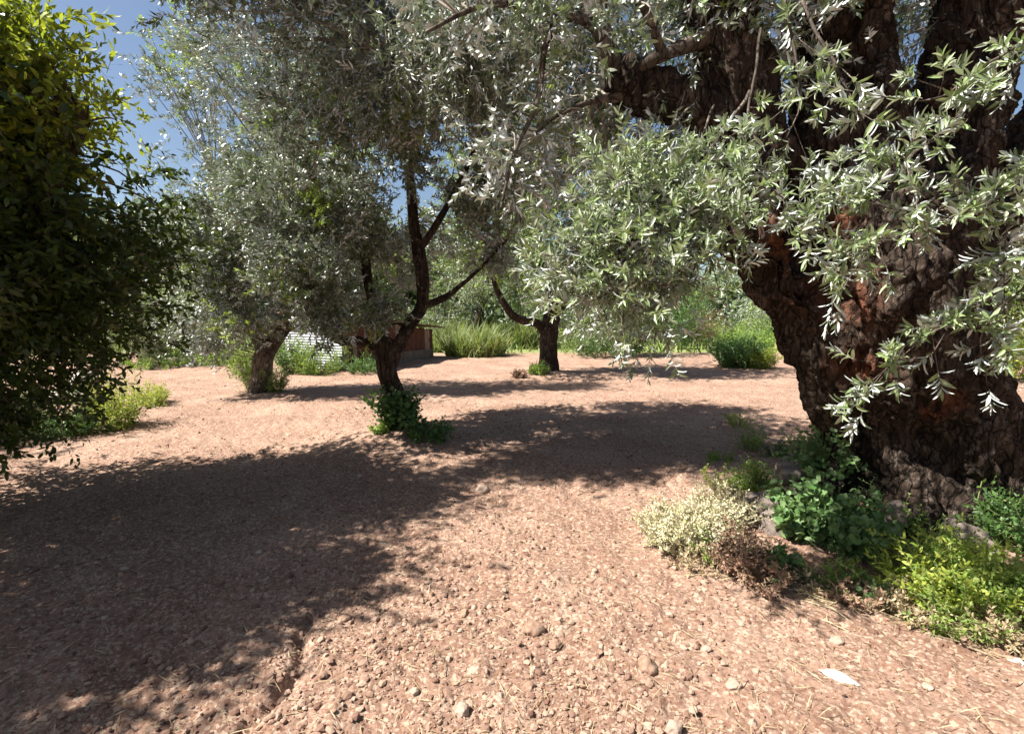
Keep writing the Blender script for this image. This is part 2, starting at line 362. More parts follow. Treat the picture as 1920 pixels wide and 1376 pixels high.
M['bark_brown'] = bark('brown_bark', (.03, .02, .014), (.08, .055, .04), (.17, .13, .10), 1.3, .9)

# ------------------------------------------------------------------ ground
BIG = G(1730, 985)
def gh(x, y, fine=False):
    x = np.atleast_1d(np.asarray(x, float)); y = np.atleast_1d(np.asarray(y, float)); z0 = np.zeros_like(x)
    q = np.stack([x, y, z0], 1)
    h = fbm(q * .35, 3, 3) * .16 * np.clip(np.hypot(x, y) / 6, .25, 1.0)
    h += .22 * np.exp(-(((x - BIG[0] - .3) / 1.35) ** 2 + ((y - BIG[1] - .45) / 1.0) ** 2) ** 1.4)     # mound of the old tree
    h += .10 * np.exp(-(((x + 1.42) / .7) ** 2 + ((y - 5.9) / .7) ** 2))
    h += .10 * np.exp(-(((x - 1.0) / .9) ** 2 + ((y - 12.4) / .8) ** 2))
    far = np.clip((np.hypot(x, y) - 40) / 200, 0, 1); h = h * (1 - far)
    h += .03 * np.sin(x * .9 + y * 5.2 + 2 * vn(q * .5, 5)) * np.clip((y - 3) / 5, 0, 1) * (y < 25) * .55      # faint plough ridges
    h -= .05 * np.exp(-((x + .99 + .05 * np.sin(y * 9)) / .035) ** 2) * (y > 1.2) * (y < 2.35)
    if fine:
        nr = np.clip(1.3 - np.hypot(x, y) / 22, .15, 1)
        h += fbm(q * 4, 4, 11) * .045 * nr
        for sc, amp, sd_ in ((5, .022, 6), (9, .022, 1), (19, .015, 2), (38, .009, 3)):
            wx = fbm(q * sc * .6, 2, sd_) * 1.2
            d, hh = worley2(x * sc + wx, y * sc - wx, sd_)
            h += amp * nr * (np.clip(1 - d * 1.25, 0, 1) ** .6 - .3) * (hh > .35) * hh
        h += fbm(q * 60, 2, 21) * .006 * nr
    return h
def gz(x, y): return float(gh(x, y)[0])
def ground_mesh():
    rr = [0.0]; r = .5
    while r < 26: rr.append(r); r *= 1.0058
    while r < 1500: rr.append(r); r *= 1.09
    rr = np.array(rr)
    a1 = np.arange(-62, 62.01, .16); a2 = np.arange(65, 295, 4.0); aa = np.deg2rad(np.r_[a1, a2])
    na = len(aa); Rg, Ag = np.meshgrid(rr[1:], aa, indexing='ij')
    x = (Rg * np.sin(Ag)).ravel(); y = (Rg * np.cos(Ag)).ravel()
    z = gh(x, y, True)
    v = np.vstack([np.stack([x, y, z], 1), [[0, 0, 0]]])
    m = len(rr) - 1; i = np.arange(m - 1)[:, None] * na; j = np.arange(na)[None]; j2 = (j + 1) % na
    f = np.stack([i + j2, i + j, i + na + j, i + na + j2], -1).reshape(-1, 4)[:, ::-1]
    f = f[:, ::-1]
    acc = Acc(); acc.add(v, f); k = np.arange(na); c = m * na
    acc.f.append((np.stack([k, (k + 1) % na, np.full(na, c)], 1)[:, ::-1], 0))
    mt, nt, out = mat('red_soil'); tc = node(nt, 'ShaderNodeTexCoord'); ob = tc.outputs['Object']
    base = ramp(nt, noise(nt, 1.1, 6, .65, ob), [(.32, (.145, .075, .05)), (.48, (.25, .15, .107)), (.64, (.37, .252, .19))])
    fine = ramp(nt, noise(nt, 45, 6, .75, ob), [(.32, (.10, .05, .034)), (.5, (.25, .153, .11)), (.68, (.43, .32, .25))])
    col = mixc(nt, .5, base, fine)
    vo = node(nt, 'ShaderNodeTexVoronoi'); vo.inputs['Scale'].default_value = 70; nt.links.new(ob, vo.inputs['Vector'])
    sep = node(nt, 'ShaderNodeSeparateColor'); nt.links.new(vo.outputs['Color'], sep.inputs[0])
    col = mixc(nt, ramp(nt, sep.outputs[0], [(.72, (0, 0, 0)), (.8, (.65, .65, .65))]), col, (.44, .34, .26))
    col = mixc(nt, ramp(nt, sep.outputs[1], [(.8, (0, 0, 0)), (.86, (.6, .6, .6))]), col, (.16, .075, .045))
    # beyond the ploughed soil the ground is grassy: a real change of surface
    sx = node(nt, 'ShaderNodeSeparateXYZ'); nt.links.new(ob, sx.inputs[0])
    ml = node(nt, 'ShaderNodeMath', operation='MULTIPLY_ADD'); nt.links.new(noise(nt, .5, 4, .6, ob), ml.inputs[0]); ml.inputs[1].default_value = 5; nt.links.new(sx.outputs[1], ml.inputs[2])
    mr = node(nt, 'ShaderNodeMapRange'); nt.links.new(ml.outputs[0], mr.inputs[0]); mr.inputs[1].default_value = 21; mr.inputs[2].default_value = 23
    col = mixc(nt, mr.outputs[0], col, (.17, .22, .07))
    p = node(nt, 'ShaderNodeBsdfPrincipled'); nt.links.new(col, p.inputs['Base Color']); p.inputs['Roughness'].default_value = .95; p.inputs['Specular IOR Level'].default_value = .15
    bp = node(nt, 'ShaderNodeBump'); bp.inputs['Strength'].default_value = .8; bp.inputs['Distance'].default_value = .012
    nt.links.new(noise(nt, 70, 8, .75, ob), bp.inputs['Height']); nt.links.new(bp.outputs[0], p.inputs['Normal']); nt.links.new(p.outputs[0], out.inputs[0])
    o = acc.build('ground', mt); tag(o, 'bare reddish ploughed soil strewn with clods under the olive trees', None, kind='structure')
    if o.data.polygons[1000].normal.z < 0: o.data.flip_normals()
    return o
ground_mesh()

# far hills, with haze put into their colour
acc = Acc(); rng = np.random.default_rng(2)
xs = np.linspace(-900, 900, 120)
hz = 16 + 30 * fbm(np.stack([xs / 160, xs * 0, xs * 0], 1), 4, 4) + 20 * np.exp(-((xs + 260) / 160) ** 2)
rows = [(500, -2, 0), (560, .5, 1), (640, 1.0, 1), (760, .7, 1), (900, -2, 0)]
v = np.concatenate([np.stack([xs, np.full_like(xs, Y), np.where(k, hz * s, -2) + (rng.random(120) * 1.5 if k else 0)], 1) for Y, s, k in rows])
f = [[r * 120 + i, r * 120 + i + 1, (r + 1) * 120 + i + 1, (r + 1) * 120 + i] for r in range(4) for i in range(119)]
acc.add(v, f)
tag(acc.build('hills', plain('hazy_hill', [(.35, (.16, .19, .17)), (.65, (.27, .27, .27))], .05, bump=0)), 'low hills far beyond the grove, tinted with painted haze', None, kind='structure')

# ------------------------------------------------------------------ loose stuff on the soil
ICO = None
def ico():
    t = (1 + 5 ** .5) / 2
    v = nrm(np.array([[-1, t, 0], [1, t, 0], [-1, -t, 0], [1, -t, 0], [0, -1, t], [0, 1, t], [0, -1, -t], [0, 1, -t], [t, 0, -1], [t, 0, 1], [-t, 0, -1], [-t, 0, 1]], float))
    f = np.array([[0, 11, 5], [0, 5, 1], [0, 1, 7], [0, 7, 10], [0, 10, 11], [1, 5, 9], [5, 11, 4], [11, 10, 2], [10, 7, 6], [7, 1, 8], [3, 9, 4], [3, 4, 2], [3, 2, 6], [3, 6, 8], [3, 8, 9], [4, 9, 5], [2, 4, 11], [6, 2, 10], [8, 6, 7], [9, 8, 1]])
    return v, f
IV, IF = ico()
def field(n, rng, r0=1.0, r1=14, amax=58):
    """random spots, density falling with distance"""
    u = rng.random(n); r = r0 * (r1 / r0) ** u; a = np.deg2rad(rng.uniform(-amax, amax, n))
    return r * np.sin(a), r * np.cos(a), r
def patchy(x, y, rng, s=0):
    d = fbm(np.stack([x * 1.3 + s, y * 1.3, x * 0], 1), 3, 50) * 3.2 + .62
    return rng.random(len(x)) < np.clip(d, .12, 1)
def pebbles(name, n, s0, s1, m, seed, r1=14):
    rng = np.random.default_rng(seed); x, y, r = field(n, rng, 1.0, r1); k_ = patchy(x, y, rng); x, y, r = x[k_], y[k_], r[k_]; n = len(x)
    s = s0 * (s1 / s0) ** (rng.random(n) ** 2.8)
    z = gh(x, y, True)
    sc = s[:, None] * rng.uniform(.6, 1.2, (n, 3)) * np.array([1, 1, .62])
    v = IV[None] * (1 + rng.normal(0, .16, (n, 12, 1)))
    a = rng.uniform(0, 6.28, n); ca, sa = np.cos(a)[:, None], np.sin(a)[:, None]
    v = v * sc[:, None]; vx = v[..., 0] * ca - v[..., 1] * sa; vy = v[..., 0] * sa + v[..., 1] * ca
    v = np.stack([vx, vy, v[..., 2]], -1) + np.stack([x, y, z + sc[:, 2] * .35], 1)[:, None]
    f = (np.arange(n) * 12)[:, None, None] + IF[None]
    acc = Acc(); acc.add(v.reshape(-1, 3), f.reshape(-1, 3)); return acc.build(name, m, smooth=False)
soilstone = plain('clod_and_gravel', [(.1, (.13, .066, .045)), (.55, (.265, .17, .123)), (.85, (.36, .255, .19)), (.99, (.5, .41, .33))], 30, island=True, bump=.2)
tag(pebbles('gravel', 60000, .003, .021, soilstone, 1), 'reddish clods and small stones strewn over the soil', 'gravel', kind='stuff')
chips = plain('leaf_chip', [(.1, (.12, .06, .04)), (.55, (.26, .16, .11)), (.85, (.39, .285, .2)), (.99, (.56, .46, .35))], 30, island=True, bump=0)
rng = np.random.default_rng(5); n = 85000
x, y, r = field(n, rng, 1.0, 13); k_ = patchy(x, y, rng, 40); x, y, r = x[k_], y[k_], r[k_]; n = len(x); z = gh(x, y, True) + .006
a = rng.uniform(0, 6.28, n); d = np.stack([np.cos(a), np.sin(a), rng.normal(0, .2, n)], 1)
nn = np.array([0, 0, 1.]) + rng.normal(0, .45, (n, 3))
acc = Acc(); leaves(acc, np.stack([x, y, z], 1), d, nn, rng.uniform(.005, .019, n), rng.uniform(.2, .65, n), 0, 'rhomb')
tag(acc.build('leaf_litter', chips), 'pale fallen leaves and chips lying all over the soil', 'leaf litter', kind='stuff')

def rock(name, x, y, sx, sy, sz, m, seed, label, cat='stone', group=None, yaw=0, sink=.3, lump=.25, parent=None, z=None, detail=3, tilt=0):
    rng = np.random.default_rng(seed); v, f = IV.copy(), IF
    for k in range(detail):          # subdivide
        e = {}; vl = list(map(tuple, v)); nf = []
        def mid(a, b):
            key = (min(a, b), max(a, b))
            if key not in e:
                p = (np.array(vl[a]) + np.array(vl[b])) / 2; vl.append(tuple(p / np.linalg.norm(p))); e[key] = len(vl) - 1
            return e[key]
        for a, b, c in f:
            ab, bc, ca = mid(a, b), mid(b, c), mid(c, a); nf += [[a, ab, ca], [b, bc, ab], [c, ca, bc], [ab, bc, ca]]
        v, f = np.array(vl), np.array(nf)
    pl = nrm(rng.normal(size=(9, 3))); dd = rng.uniform(.72, .95, 9)      # facets
    for q, h in zip(pl, dd):
        t = v @ q; v = v - np.maximum(0, t - h)[:, None] * q * .9
    v = v * (1 + lump * 2 * fbm(v * 2 + seed, 3, seed)[:, None] + .08 * fbm(v * 9 + seed, 3, seed + 3)[:, None])
    v = v * np.array([sx, sy, sz]); c, s = math.cos(tilt), math.sin(tilt); v = v @ np.array([[c, 0, -s], [0, 1, 0], [s, 0, c]])
    c, s = math.cos(yaw), math.sin(yaw); v = v @ np.array([[c, s, 0], [-s, c, 0], [0, 0, 1]])
    acc = Acc(); acc.add(v, f); o = acc.build(name, m)
    zz = (gz(x, y) + .004 if z is None else z) + sz * (1 - 2 * sink)
    o.location = (x, y, zz); tag(o, label, cat, group); return o
st_red = plain('red_clod', [(.3, (.16, .085, .055)), (.5, (.27, .17, .12)), (.7, (.37, .27, .2))], 22, bump=.5)
st_pale = plain('pale_limestone', [(.3, (.25, .175, .13)), (.55, (.37, .28, .22)), (.75, (.48, .4, .33))], 16, bump=.4)
st_white = plain('white_stone', [(.3, (.36, .29, .24)), (.5, (.54, .49, .43)), (.7, (.66, .62, .57))], 14, bump=.3)
st_grey = plain('grey_wall_stone', [(.3, (.08, .06, .05)), (.5, (.18, .145, .125)), (.72, (.3, .25, .22))], 9, bump=.8, dist=.02)
STN = [ # px, py, half sizes cm, yaw, material, label
 (1000, 1183, 4.6, 3.6, 3.0, .3, st_red, 'largest rounded red-brown clod in the middle of the sunlit soil'),
 (1214, 1252, 4.2, 3.4, 2.8, 1.2, st_red, 'lumpy red-brown clod in the sun right of the rounded clod'),
 (1040, 1210, 2.6, 2.2, 1.8, .5, st_red, 'small angular clod just right of the largest rounded clod'),
 (1572, 1268, 5.6, 1.7, 1.7, -.75, st_white, 'long white stone lying slantwise on the sunlit soil'),
 (1902, 1235, 3.2, 2.0, 1.2, -.6, st_white, 'flat white stone at the right edge of the soil'),
 (905, 922, 5.0, 4.0, 3.6, .2, st_pale, 'pale pink stone at the edge of the long tree shadow'),
 (893, 1262, 3.2, 2.2, 2.0, .3, st_pale, 'flat topped pale stone with a dark right side'),
 (935, 1313, 2.0, 1.8, 1.7, .9, st_pale, 'small bright pale stone beside a reddish clod near the bottom'),
 (993, 1292, 2.6, 2.2, 2.0, .1, st_red, 'reddish clod behind the small bright pale stone near the bottom'),
 (777, 1299, 1.9, 1.7, 1.5, .9, st_pale, 'round pale pebble on bare soil near the bottom'),
 (867, 1334, 2.6, 2.4, 2.2, 1.9, st_pale, 'pale triangular stone near the bottom edge of the soil'),
 (1262, 1368, 3.0, 2.4, 2.0, .4, st_pale, 'chalky pale stone cut off by the bottom of the view'),
 (1139, 1224, 1.7, 1.2, .8, .2, st_pale, 'thin pale chip on the soil right of the rounded clod'),
 (890, 1140, 1.5, 1.3, 1.3, .7, st_pale, 'small pale pebble beside a clod in the sunny middle'),
 (870, 1152, 2.3, 2.0, 2.0, 1.1, st_red, 'clod touching the small pale pebble in the sunny middle'),
 (815, 1128, 2.0, 1.8, 1.8, .4, st_red, 'little dark clod left of the small pale pebble in the sun'),
 (646, 1160, 2.8, 2.2, 1.6, .5, st_red, 'brown clod by the ragged edge of the left shadow'),
 (1325, 1215, 2.0, 1.5, 1.2, .2, st_pale, 'pale stone on soil left of the long white stone'),
 (1376, 1285, 3.0, 2.4, 1.6, .8, st_pale, 'half buried pale stone left of the long white stone'),
 (1300, 1331, 1.5, 1.2, 1.1, .2, st_pale, 'little pale stone near the bottom beside a clod'),
 (1740, 1285, 1.8, 1.5, 1.0, .3, st_pale, 'small round pale stone right of the long white stone'),
 (1411, 1354, 1.6, 1.1, 1.0, .9, st_pale, 'pale pebble at the bottom right of the clods'),
 (675, 892, 2.4, 2.0, 1.6, .9, st_pale, 'tiny pale stone alone deep in the tree shadow'),
 (487, 1035, 2.2, 2.0, 1.8, .9, st_pale, 'pale stone lying in the dark left shadow'),
 (235, 1065, 2.6, 1.6, 1.2, .2, st_pale, 'flat pale stone in the left shadow near the edge'),
 (730, 955, 2.6, 2.4, 2.4, .2, st_red, 'clod standing in the shadow above the sunny slope'),
 (1570, 1200, 2.6, 2.0, 1.6, .2, st_pale, 'low pale stone behind the long white stone'),
]
for i, (px, py, a, b, c, yaw, m, lab) in enumerate(STN):
    g = G(px, py); rock('stone', g[0], g[1], a / 80, b / 80, c / 80, m, 40 + i, lab, 'stone', 'loose stones on the soil', yaw)

# ------------------------------------------------------------------ trees
def px_path(pts):
    """(px, py, depth, radius) -> xyz r"""
    return [(*P(x, y, Y), r) for x, y, Y, r in pts]
def limb(acc, pts, step=.08, n=12, rough=.12, flute=.1, seed=0, wob=.03, skel=None, mat_=0):
    s = spline(pts, step)
    tube(acc, s, n, mat_, rough, flute, seed, wob)
    if skel is not None: skel.append(s[:, :3])
    return s

# --- the old olive on the right
rng = np.random.default_rng(77)
old = empty('old_olive_tree', (BIG[0], BIG[1] + .3, 0), 'huge ancient olive tree with hollow reddish trunk filling the right side', 'tree', 'olive trees of the grove')
acc = Acc(); skel = []
LIMBS = [
 [(1745, 1010, 3.95, .70), (1735, 900, 3.85, .62), (1700, 760, 3.75, .56), (1660, 620, 3.65, .56), (1600, 480, 3.6, .60), (1580, 400, 3.6, .5)],
 [(1640, 960, 3.6, .20), (1610, 820, 3.6, .22), (1570, 700, 3.6, .23), (1520, 600, 3.55, .26), (1470, 510, 3.5, .27), (1440, 430, 3.5, .27), (1400, 300, 3.5, .23), (1365, 120, 3.45, .21), (1340, -60, 3.4, .2), (1330, -300, 3.3, .2)],
 [(1590, 480, 3.6, .46), (1590, 330, 3.6, .36), (1580, 120, 3.55, .29), (1575, -60, 3.5, .27), (1570, -400, 3.4, .22)],
 [(1700, 560, 3.7, .42), (1755, 380, 3.7, .30), (1810, 160, 3.7, .24), (1840, -30, 3.65, .23), (1900, -400, 3.5, .22)],
 [(1740, 520, 3.8, .35), (1850, 400, 3.85, .2), (1960, 240, 3.9, .15), (2100, 40, 3.9, .13), (2300, -200, 3.9, .12)],
 [(1740, 950, 3.5, .2), (1710, 860, 3.55, .24), (1690, 740, 3.5, .20), (1650, 620, 3.4, .2), (1620, 500, 3.35, .2)],
 [(1850, 960, 3.7, .28), (1840, 830, 3.8, .25), (1790, 690, 3.9, .26), (1750, 600, 3.9, .28)],
 # roots
 [(1680, 830, 3.6, .22), (1690, 920, 3.35, .15), (1700, 985, 3.2, .11), (1705, 1060, 3.05, .05)],
 [(1590, 830, 3.6, .15), (1575, 900, 3.5, .11), (1540, 950, 3.4, .07)],
 [(1810, 830, 3.6, .22), (1890, 910, 3.4, .16), (1990, 980, 3.3, .1)],
 [(1760, 850, 3.5, .16), (1800, 940, 3.3, .13), (1830, 1020, 3.15, .08)],
 # limb leaving to the left
 [(1430, 330, 3.5, .2), (1370, 235, 3.45, .13), (1280, 192, 3.4, .105), (1195, 172, 3.35, .09), (1160, 140, 3.3, .08)],
]
for i, L in enumerate(LIMBS):
    s = spline(px_path(L), .08); tube(acc, s, 20, 0, .1, .12, i, .05)
    if i in (1, 2, 3, 4, 11): skel.append(s[:, :3])
raw = acc.build('raw', M['bark'])
md = raw.modifiers.new('r', 'REMESH'); md.mode = 'VOXEL'; md.voxel_size = .014
dg = bpy.context.evaluated_depsgraph_get(); ev = raw.evaluated_get(dg); me = bpy.data.meshes.new_from_object(ev)
bpy.data.objects.remove(raw)
nv = len(me.vertices); co = np.zeros(nv * 3, np.float32); no = np.zeros(nv * 3, np.float32)
me.vertices.foreach_get('co', co); me.vertices.foreach_get('normal', no); co = co.reshape(-1, 3).astype(float); no = no.reshape(-1, 3).astype(float)
ax, ay = BIG[0], BIG[1] + .3
ang = np.arctan2(co[:, 1] - ay, co[:, 0] - ax) + co[:, 2] * .5
tw = np.stack([co[:, 0] * 4 + co[:, 2] * 1.5, co[:, 1] * 4, co[:, 2] * 1.1], 1)
ridge = 1 - np.abs(fbm(tw * 1.0, 3, 5)) * 4
fib = 1 - np.abs(fbm(tw * 3.2, 3, 15)) * 4
fib2 = 1 - np.abs(fbm(tw * 8 + 3, 2, 25)) * 4
d = .11 * (ridge - .5) + .06 * (fib - .5) + .022 * (fib2 - .5) + .028 * fbm(co * 22, 3, 9) * 1.5
d += .16 * fbm(co * 1.9, 2, 2)
ROT = [(*P(1560, 560, 3.2), .42), (*P(1500, 440, 3.2), .38), (*P(1610, 700, 3.2), .35), (*P(1745, 740, 3.3), .3), (*P(1570, 400, 3.2), .3)]
HOL = [(*P(1452, 505, 3.25), .13, .22), (*P(1640, 50, 3.2), .2, .35), (*P(1560, 560, 3.1), .26, .22), (*P(1650, 870, 3.2), .2, .25), (*P(1760, 800, 3.3), .2, .22), (*P(1800, 250, 3.4), .15, .2), (*P(1520, 380, 3.2), .18, .2)]
for hx, hy, hzz, hr, dep in HOL:
    q = ((co - np.array([hx, hy + .15, hzz])) * np.array([1, .55, .62])); q = np.linalg.norm(q, axis=1) / hr
    d -= dep * np.exp(-q ** 4)
for cx, cy, cz, cr in ROT:          # crumbling cubical rot stands out in little blocks
    q = np.linalg.norm(co - np.array([cx, cy, cz]), axis=1) / cr
    cell = np.floor(co * np.array([17, 17, 12.]) + fbm(co * 6, 2, 4)[:, None] * 1.5).astype(np.int64)
    d += .05 * np.clip(1.2 - q, 0, 1) * (_h(cell[:, 0], cell[:, 1], cell[:, 2], 3) - .5)
co += no * d[:, None]
me.vertices.foreach_set('co', co.astype(np.float32).ravel()); me.update()
for p_ in (0,): me.polygons.foreach_set('use_smooth', np.ones(len(me.polygons), bool))
me.materials.clear(); me.materials.append(bark('old_olive_bark', (.018, .013, .010), (.07, .047, .034), (.20, .155, .125), 1.5, 1.0, rot=ROT))
tr = bpy.data.objects.new('trunk', me); COL.objects.link(tr); tr.parent = old; tr.matrix_parent_inverse = Matrix.Translation(-Vector(old.location))

# thinner limbs that cannot survive the remesh
acc = Acc()
TH = [
 [(1175, 170, 3.35, .075), (1150, 120, 3.3, .07), (1128, 60, 3.25, .06), (1125, -10, 3.2, .05), (1160, -120, 3.1, .04)],
 [(1128, 60, 3.25, .045), (1095, 35, 3.2, .035), (1050, 38, 3.1, .028), (1022, 90, 3.05, .02), (1008, 190, 3.0, .016), (965, 290, 2.95, .012), (940, 390, 2.9, .008)],
 [(1190, 175, 3.35, .05), (1110, 190, 3.3, .02), (1040, 220, 3.2, .014), (1000, 260, 3.1, .008)],
 [(1190, 130, 3.3, .05), (1250, 100, 3.2, .04), (1330, 70, 3.3, .06)],
 [(1240, 95, 3.2, .03), (1210, 20, 3.0, .025), (1150, -40, 2.9, .02)],
 [(1128, 60, 3.25, .045), (1060, -60, 3.6, .035), (920, -30, 4.1, .025), (800, 40, 4.4, .016), (700, 90, 4.5, .01)],
 [(1060, -60, 3.6, .03), (1080, 60, 4.2, .02), (1050, 150, 4.6, .01)],
 [(1050, 38, 3.1, .025), (960, 10, 3.0, .02), (880, 20, 2.9, .015), (800, 60, 2.8, .01)],
]
for i, L in enumerate(TH): limb(acc, px_path(L), .06, 8, .1, .05, i + 40, .015, skel)
# hanging, leafy branches: px, py, depth, radius
SP = [
 ([(1400, 180, 3.0, .02), (1320, 290, 2.5, .014), (1220, 380, 2.15, .01), (1140, 480, 1.95, .007), (1085, 560, 1.85, .004)], 46, .17),
 ([(1420, 220, 3.0, .02), (1330, 350, 2.4, .014), (1270, 450, 2.0, .009), (1235, 550, 1.9, .006), (1222, 640, 1.85, .003)], 44, .15),
 ([(1300, 200, 3.2, .02), (1180, 320, 2.4, .012), (1130, 420, 2.05, .008), (1070, 480, 1.95, .005), (1030, 545, 1.9, .003)], 36, .15),
 ([(1300, 250, 2.9, .014), (1210, 400, 2.3, .01), (1170, 520, 2.0, .006), (1150, 570, 1.95, .003)], 44, .17),
 ([(1320, 300, 2.6, .014), (1270, 380, 2.2, .01), (1180, 450, 2.0, .006), (1130, 520, 2.0, .004), (1110, 570, 2.0, .003)], 36, .17),
 ([(1370, 300, 2.6, .014), (1330, 420, 2.1, .009), (1290, 520, 2.0, .006), (1265, 550, 1.95, .003)], 30, .15),
 ([(1340, 200, 3.0, .014), (1270, 330, 2.4, .01), (1150, 380, 2.1, .006), (1100, 400, 2.1, .004), (1060, 460, 2.1, .003)], 32, .16),
 # near the trunk
 ([(1420, 60, 2.6, .016), (1400, 250, 2.3, .011), (1385, 380, 2.1, .007), (1400, 470, 2.0, .004)], 20, .12),
 ([(1450, -120, 2.2, .018), (1480, 60, 2.0, .012), (1500, 180, 1.9, .008), (1480, 260, 1.9, .004)], 6, .10),
 ([(1450, -120, 2.2, .018), (1560, 120, 1.75, .012), (1640, 300, 1.55, .008), (1600, 450, 1.5, .005), (1565, 560, 1.5, .003)], 20, .12),
 ([(2100, 0, 2.0, .018), (1900, 130, 1.6, .011), (1760, 250, 1.5, .008), (1640, 330, 1.5, .005), (1560, 380, 1.55, .003)], 26, .13),
 ([(2100, 0, 2.0, .018), (1860, 110, 1.5, .01), (1760, 180, 1.45, .007), (1640, 180, 1.5, .004), (1590, 170, 1.55, .003)], 9, .12),
 ([(2150, 150, 1.9, .018), (1960, 300, 1.5, .01), (1820, 400, 1.4, .008), (1700, 440, 1.4, .005), (1600, 480, 1.4, .003)], 26, .12),
 ([(2200, 300, 1.8, .018), (1980, 450, 1.5, .01), (1830, 570, 1.45, .007), (1710, 650, 1.45, .004), (1610, 730, 1.45, .003)], 24, .10),
 ([(2100, 100, 1.9, .016), (1950, 300, 1.5, .01), (1890, 420, 1.4, .007), (1880, 560, 1.4, .004), (1870, 640, 1.4, .003)], 22, .11),
 ([(2100, 300, 1.8, .01), (1960, 480, 1.5, .007), (1850, 620, 1.4, .005), (1855, 730, 1.4, .003)], 9, .07),
 ([(1400, 300, 2.4, .012), (1470, 380, 2.0, .008), (1540, 440, 1.8, .005), (1600, 490, 1.7, .003)], 14, .12),
 ([(1380, 250, 2.6, .012), (1400, 350, 2.3, .008), (1480, 330, 2.1, .005), (1560, 350, 2.0, .003)], 14, .14),
]
sa = Acc()
for i, (L, ns, ln) in enumerate(SP):
    L = [(a, b, Y_ if Y_ > 2.7 else 2.7 - (2.7 - Y_) * .5, max(r_ * .55, .0022)) for a, b, Y_, r_ in L]; ns = int(ns * (1.25 if i < 7 else .85)); ln *= 1.1
    s = limb(acc, px_path(L), .05, 5, 0, 0, i, .09)
    c = s[:, :3]; tan = nrm(np.gradient(c, axis=0)); m_ = len(c)
    for lev, cnt in ((0, ns), (1, ns)):
        t = rng.uniform(.30, 1, cnt) ** .8; idx = np.minimum((t * (m_ - 1)).astype(int), m_ - 1)
        o = c[idx]; sdv = nrm(rng.normal(size=(cnt, 3)))
        if lev:      # side shoots standing on short twigs
            e = o + (sdv + tan[idx] * .6) * rng.uniform(.04, .22, (cnt, 1)) * (ln / .15)
            tt = np.linspace(0, 1, 4)[None, :, None]
            pth = o[:, None] * (1 - tt) + e[:, None] * tt; many_tubes(acc, pth, np.full((cnt, 4), .0022), 4, 0); o = e
        dr_ = tan[idx] * .45 + sdv * .8 + np.array([-.15, 0, .35])
        shoots(sa, o, dr_, ln * .8 * rng.uniform(.5, 1.2, cnt), rng, .060 if i < 7 else .064, .25, 8, 'fine', 0, 1, 2, droop=.08, jit=.42, tr=.0016, ang=1.0)
    k = m_ - 1
    shoots(sa, c[k:k + 1], tan[k:k + 1], np.array([ln]), rng, .056, .2, 8, 'fine', 0, 1, 2, tr=.0015)
acc.build('branch', M['bark'], old)
sk = np.vstack(skel)
def wb(px, py, Y, rx, ry, rz, wgt): return (*P(px, py, Y), rx, ry, rz, wgt)
ca = Acc()
crown(ca, [wb(1270, 250, 3.6, .75, .6, .5, 1.3), wb(1100, 90, 3.4, .8, .7, .5, 1.6), wb(1330, 380, 3.5, .45, .4, .35, .7), wb(900, 60, 3.2, .7, .6, .45, 1.0),
           wb(1330, 30, 3.6, .7, .6, .5, .9), wb(1400, 150, 4.0, .5, .4, .5, .9), wb(1650, 60, 4.3, .7, .3, .6, .6), wb(1480, -60, 3.2, .5, .3, .3, .5), wb(1850, 0, 4.3, .6, .3, .5, .4), wb(1560, -140, 3.0, .8, .6, .3, .6), wb(1000, 250, 3.1, .35, .3, .35, .5)], sk, 185, 15, rng, .06, .28, 'lance', .18, .18, droop=.05, nodes=8, young=.06, sup=5)
crown(ca, [(.6, 3.8, 5.0, 1.4, 1.3, .8, 2), (2.2, 3.6, 5.8, 2.0, 1.6, 1.0, 2.4), (4.2, 4.0, 4.4, 1.5, 1.6, 1.0, 1.3), (1.2, 4.2, 3.6, .8, .8, .6, .7), (-.9, 4.5, 3.9, 1.1, .6, .45, 1.3), (.3, 4.6, 3.9, .9, .6, .4, .9), (-.3, 5.2, 4.4, 1.2, .7, .5, 1.0), (-1.1, 4.1, 3.75, .8, .45, .35, .8), (-.3, 3.8, 3.9, .6, .4, .3, .6)], sk, 290, 16, rng, .07, .26, 'rhomb', .3, .3, droop=.2)
o = ca.build('crown', [M['olive'], M['twig'], M['olive_young']], old)
o = sa.build('hanging_foliage', [M['olive_near'], M['twig']], old); tag(o, 'silvery olive sprays hanging in front of the trunk')

# --- generic olive
def olive(name, label, limbs, blobs, nclus, ntw, seed, leafL=.06, kind='lance', lmat='olive', bk='bark', twig=.28, spread=.25, group='olive trees of the grove', nodes=9, n=14, rough=.14, shell=.4, W=.24, thin=1.0, droop=.2, step=.08, cat='tree', sup=6, young=.1):
    rng = np.random.default_rng(seed); base = limbs[0][0]
    root = empty(name, (base[0], base[1], 0), label, cat, group)
    acc = Acc(); skel = []
    for i, L in enumerate(limbs): limb(acc, L, step, n, rough, .12, seed + i, .05, skel)
    acc.build('trunk', M[bk], root)
    sk = np.vstack([s[len(s) // 3:] for s in skel])
    ca = Acc(); crown(ca, blobs, sk, nclus, ntw, rng, leafL, W, kind, twig, spread, nodes, shell=shell, thin=thin, droop=droop, sup=sup, young=young)
    ca.build('crown', [M[lmat], M['twig'], M['olive_young']], root); return root
YM = 6.0
def B(px, py, Y, rx, ry, rz, wgt=1.0): return (*P(px, py, Y), rx, ry, rz, wgt)
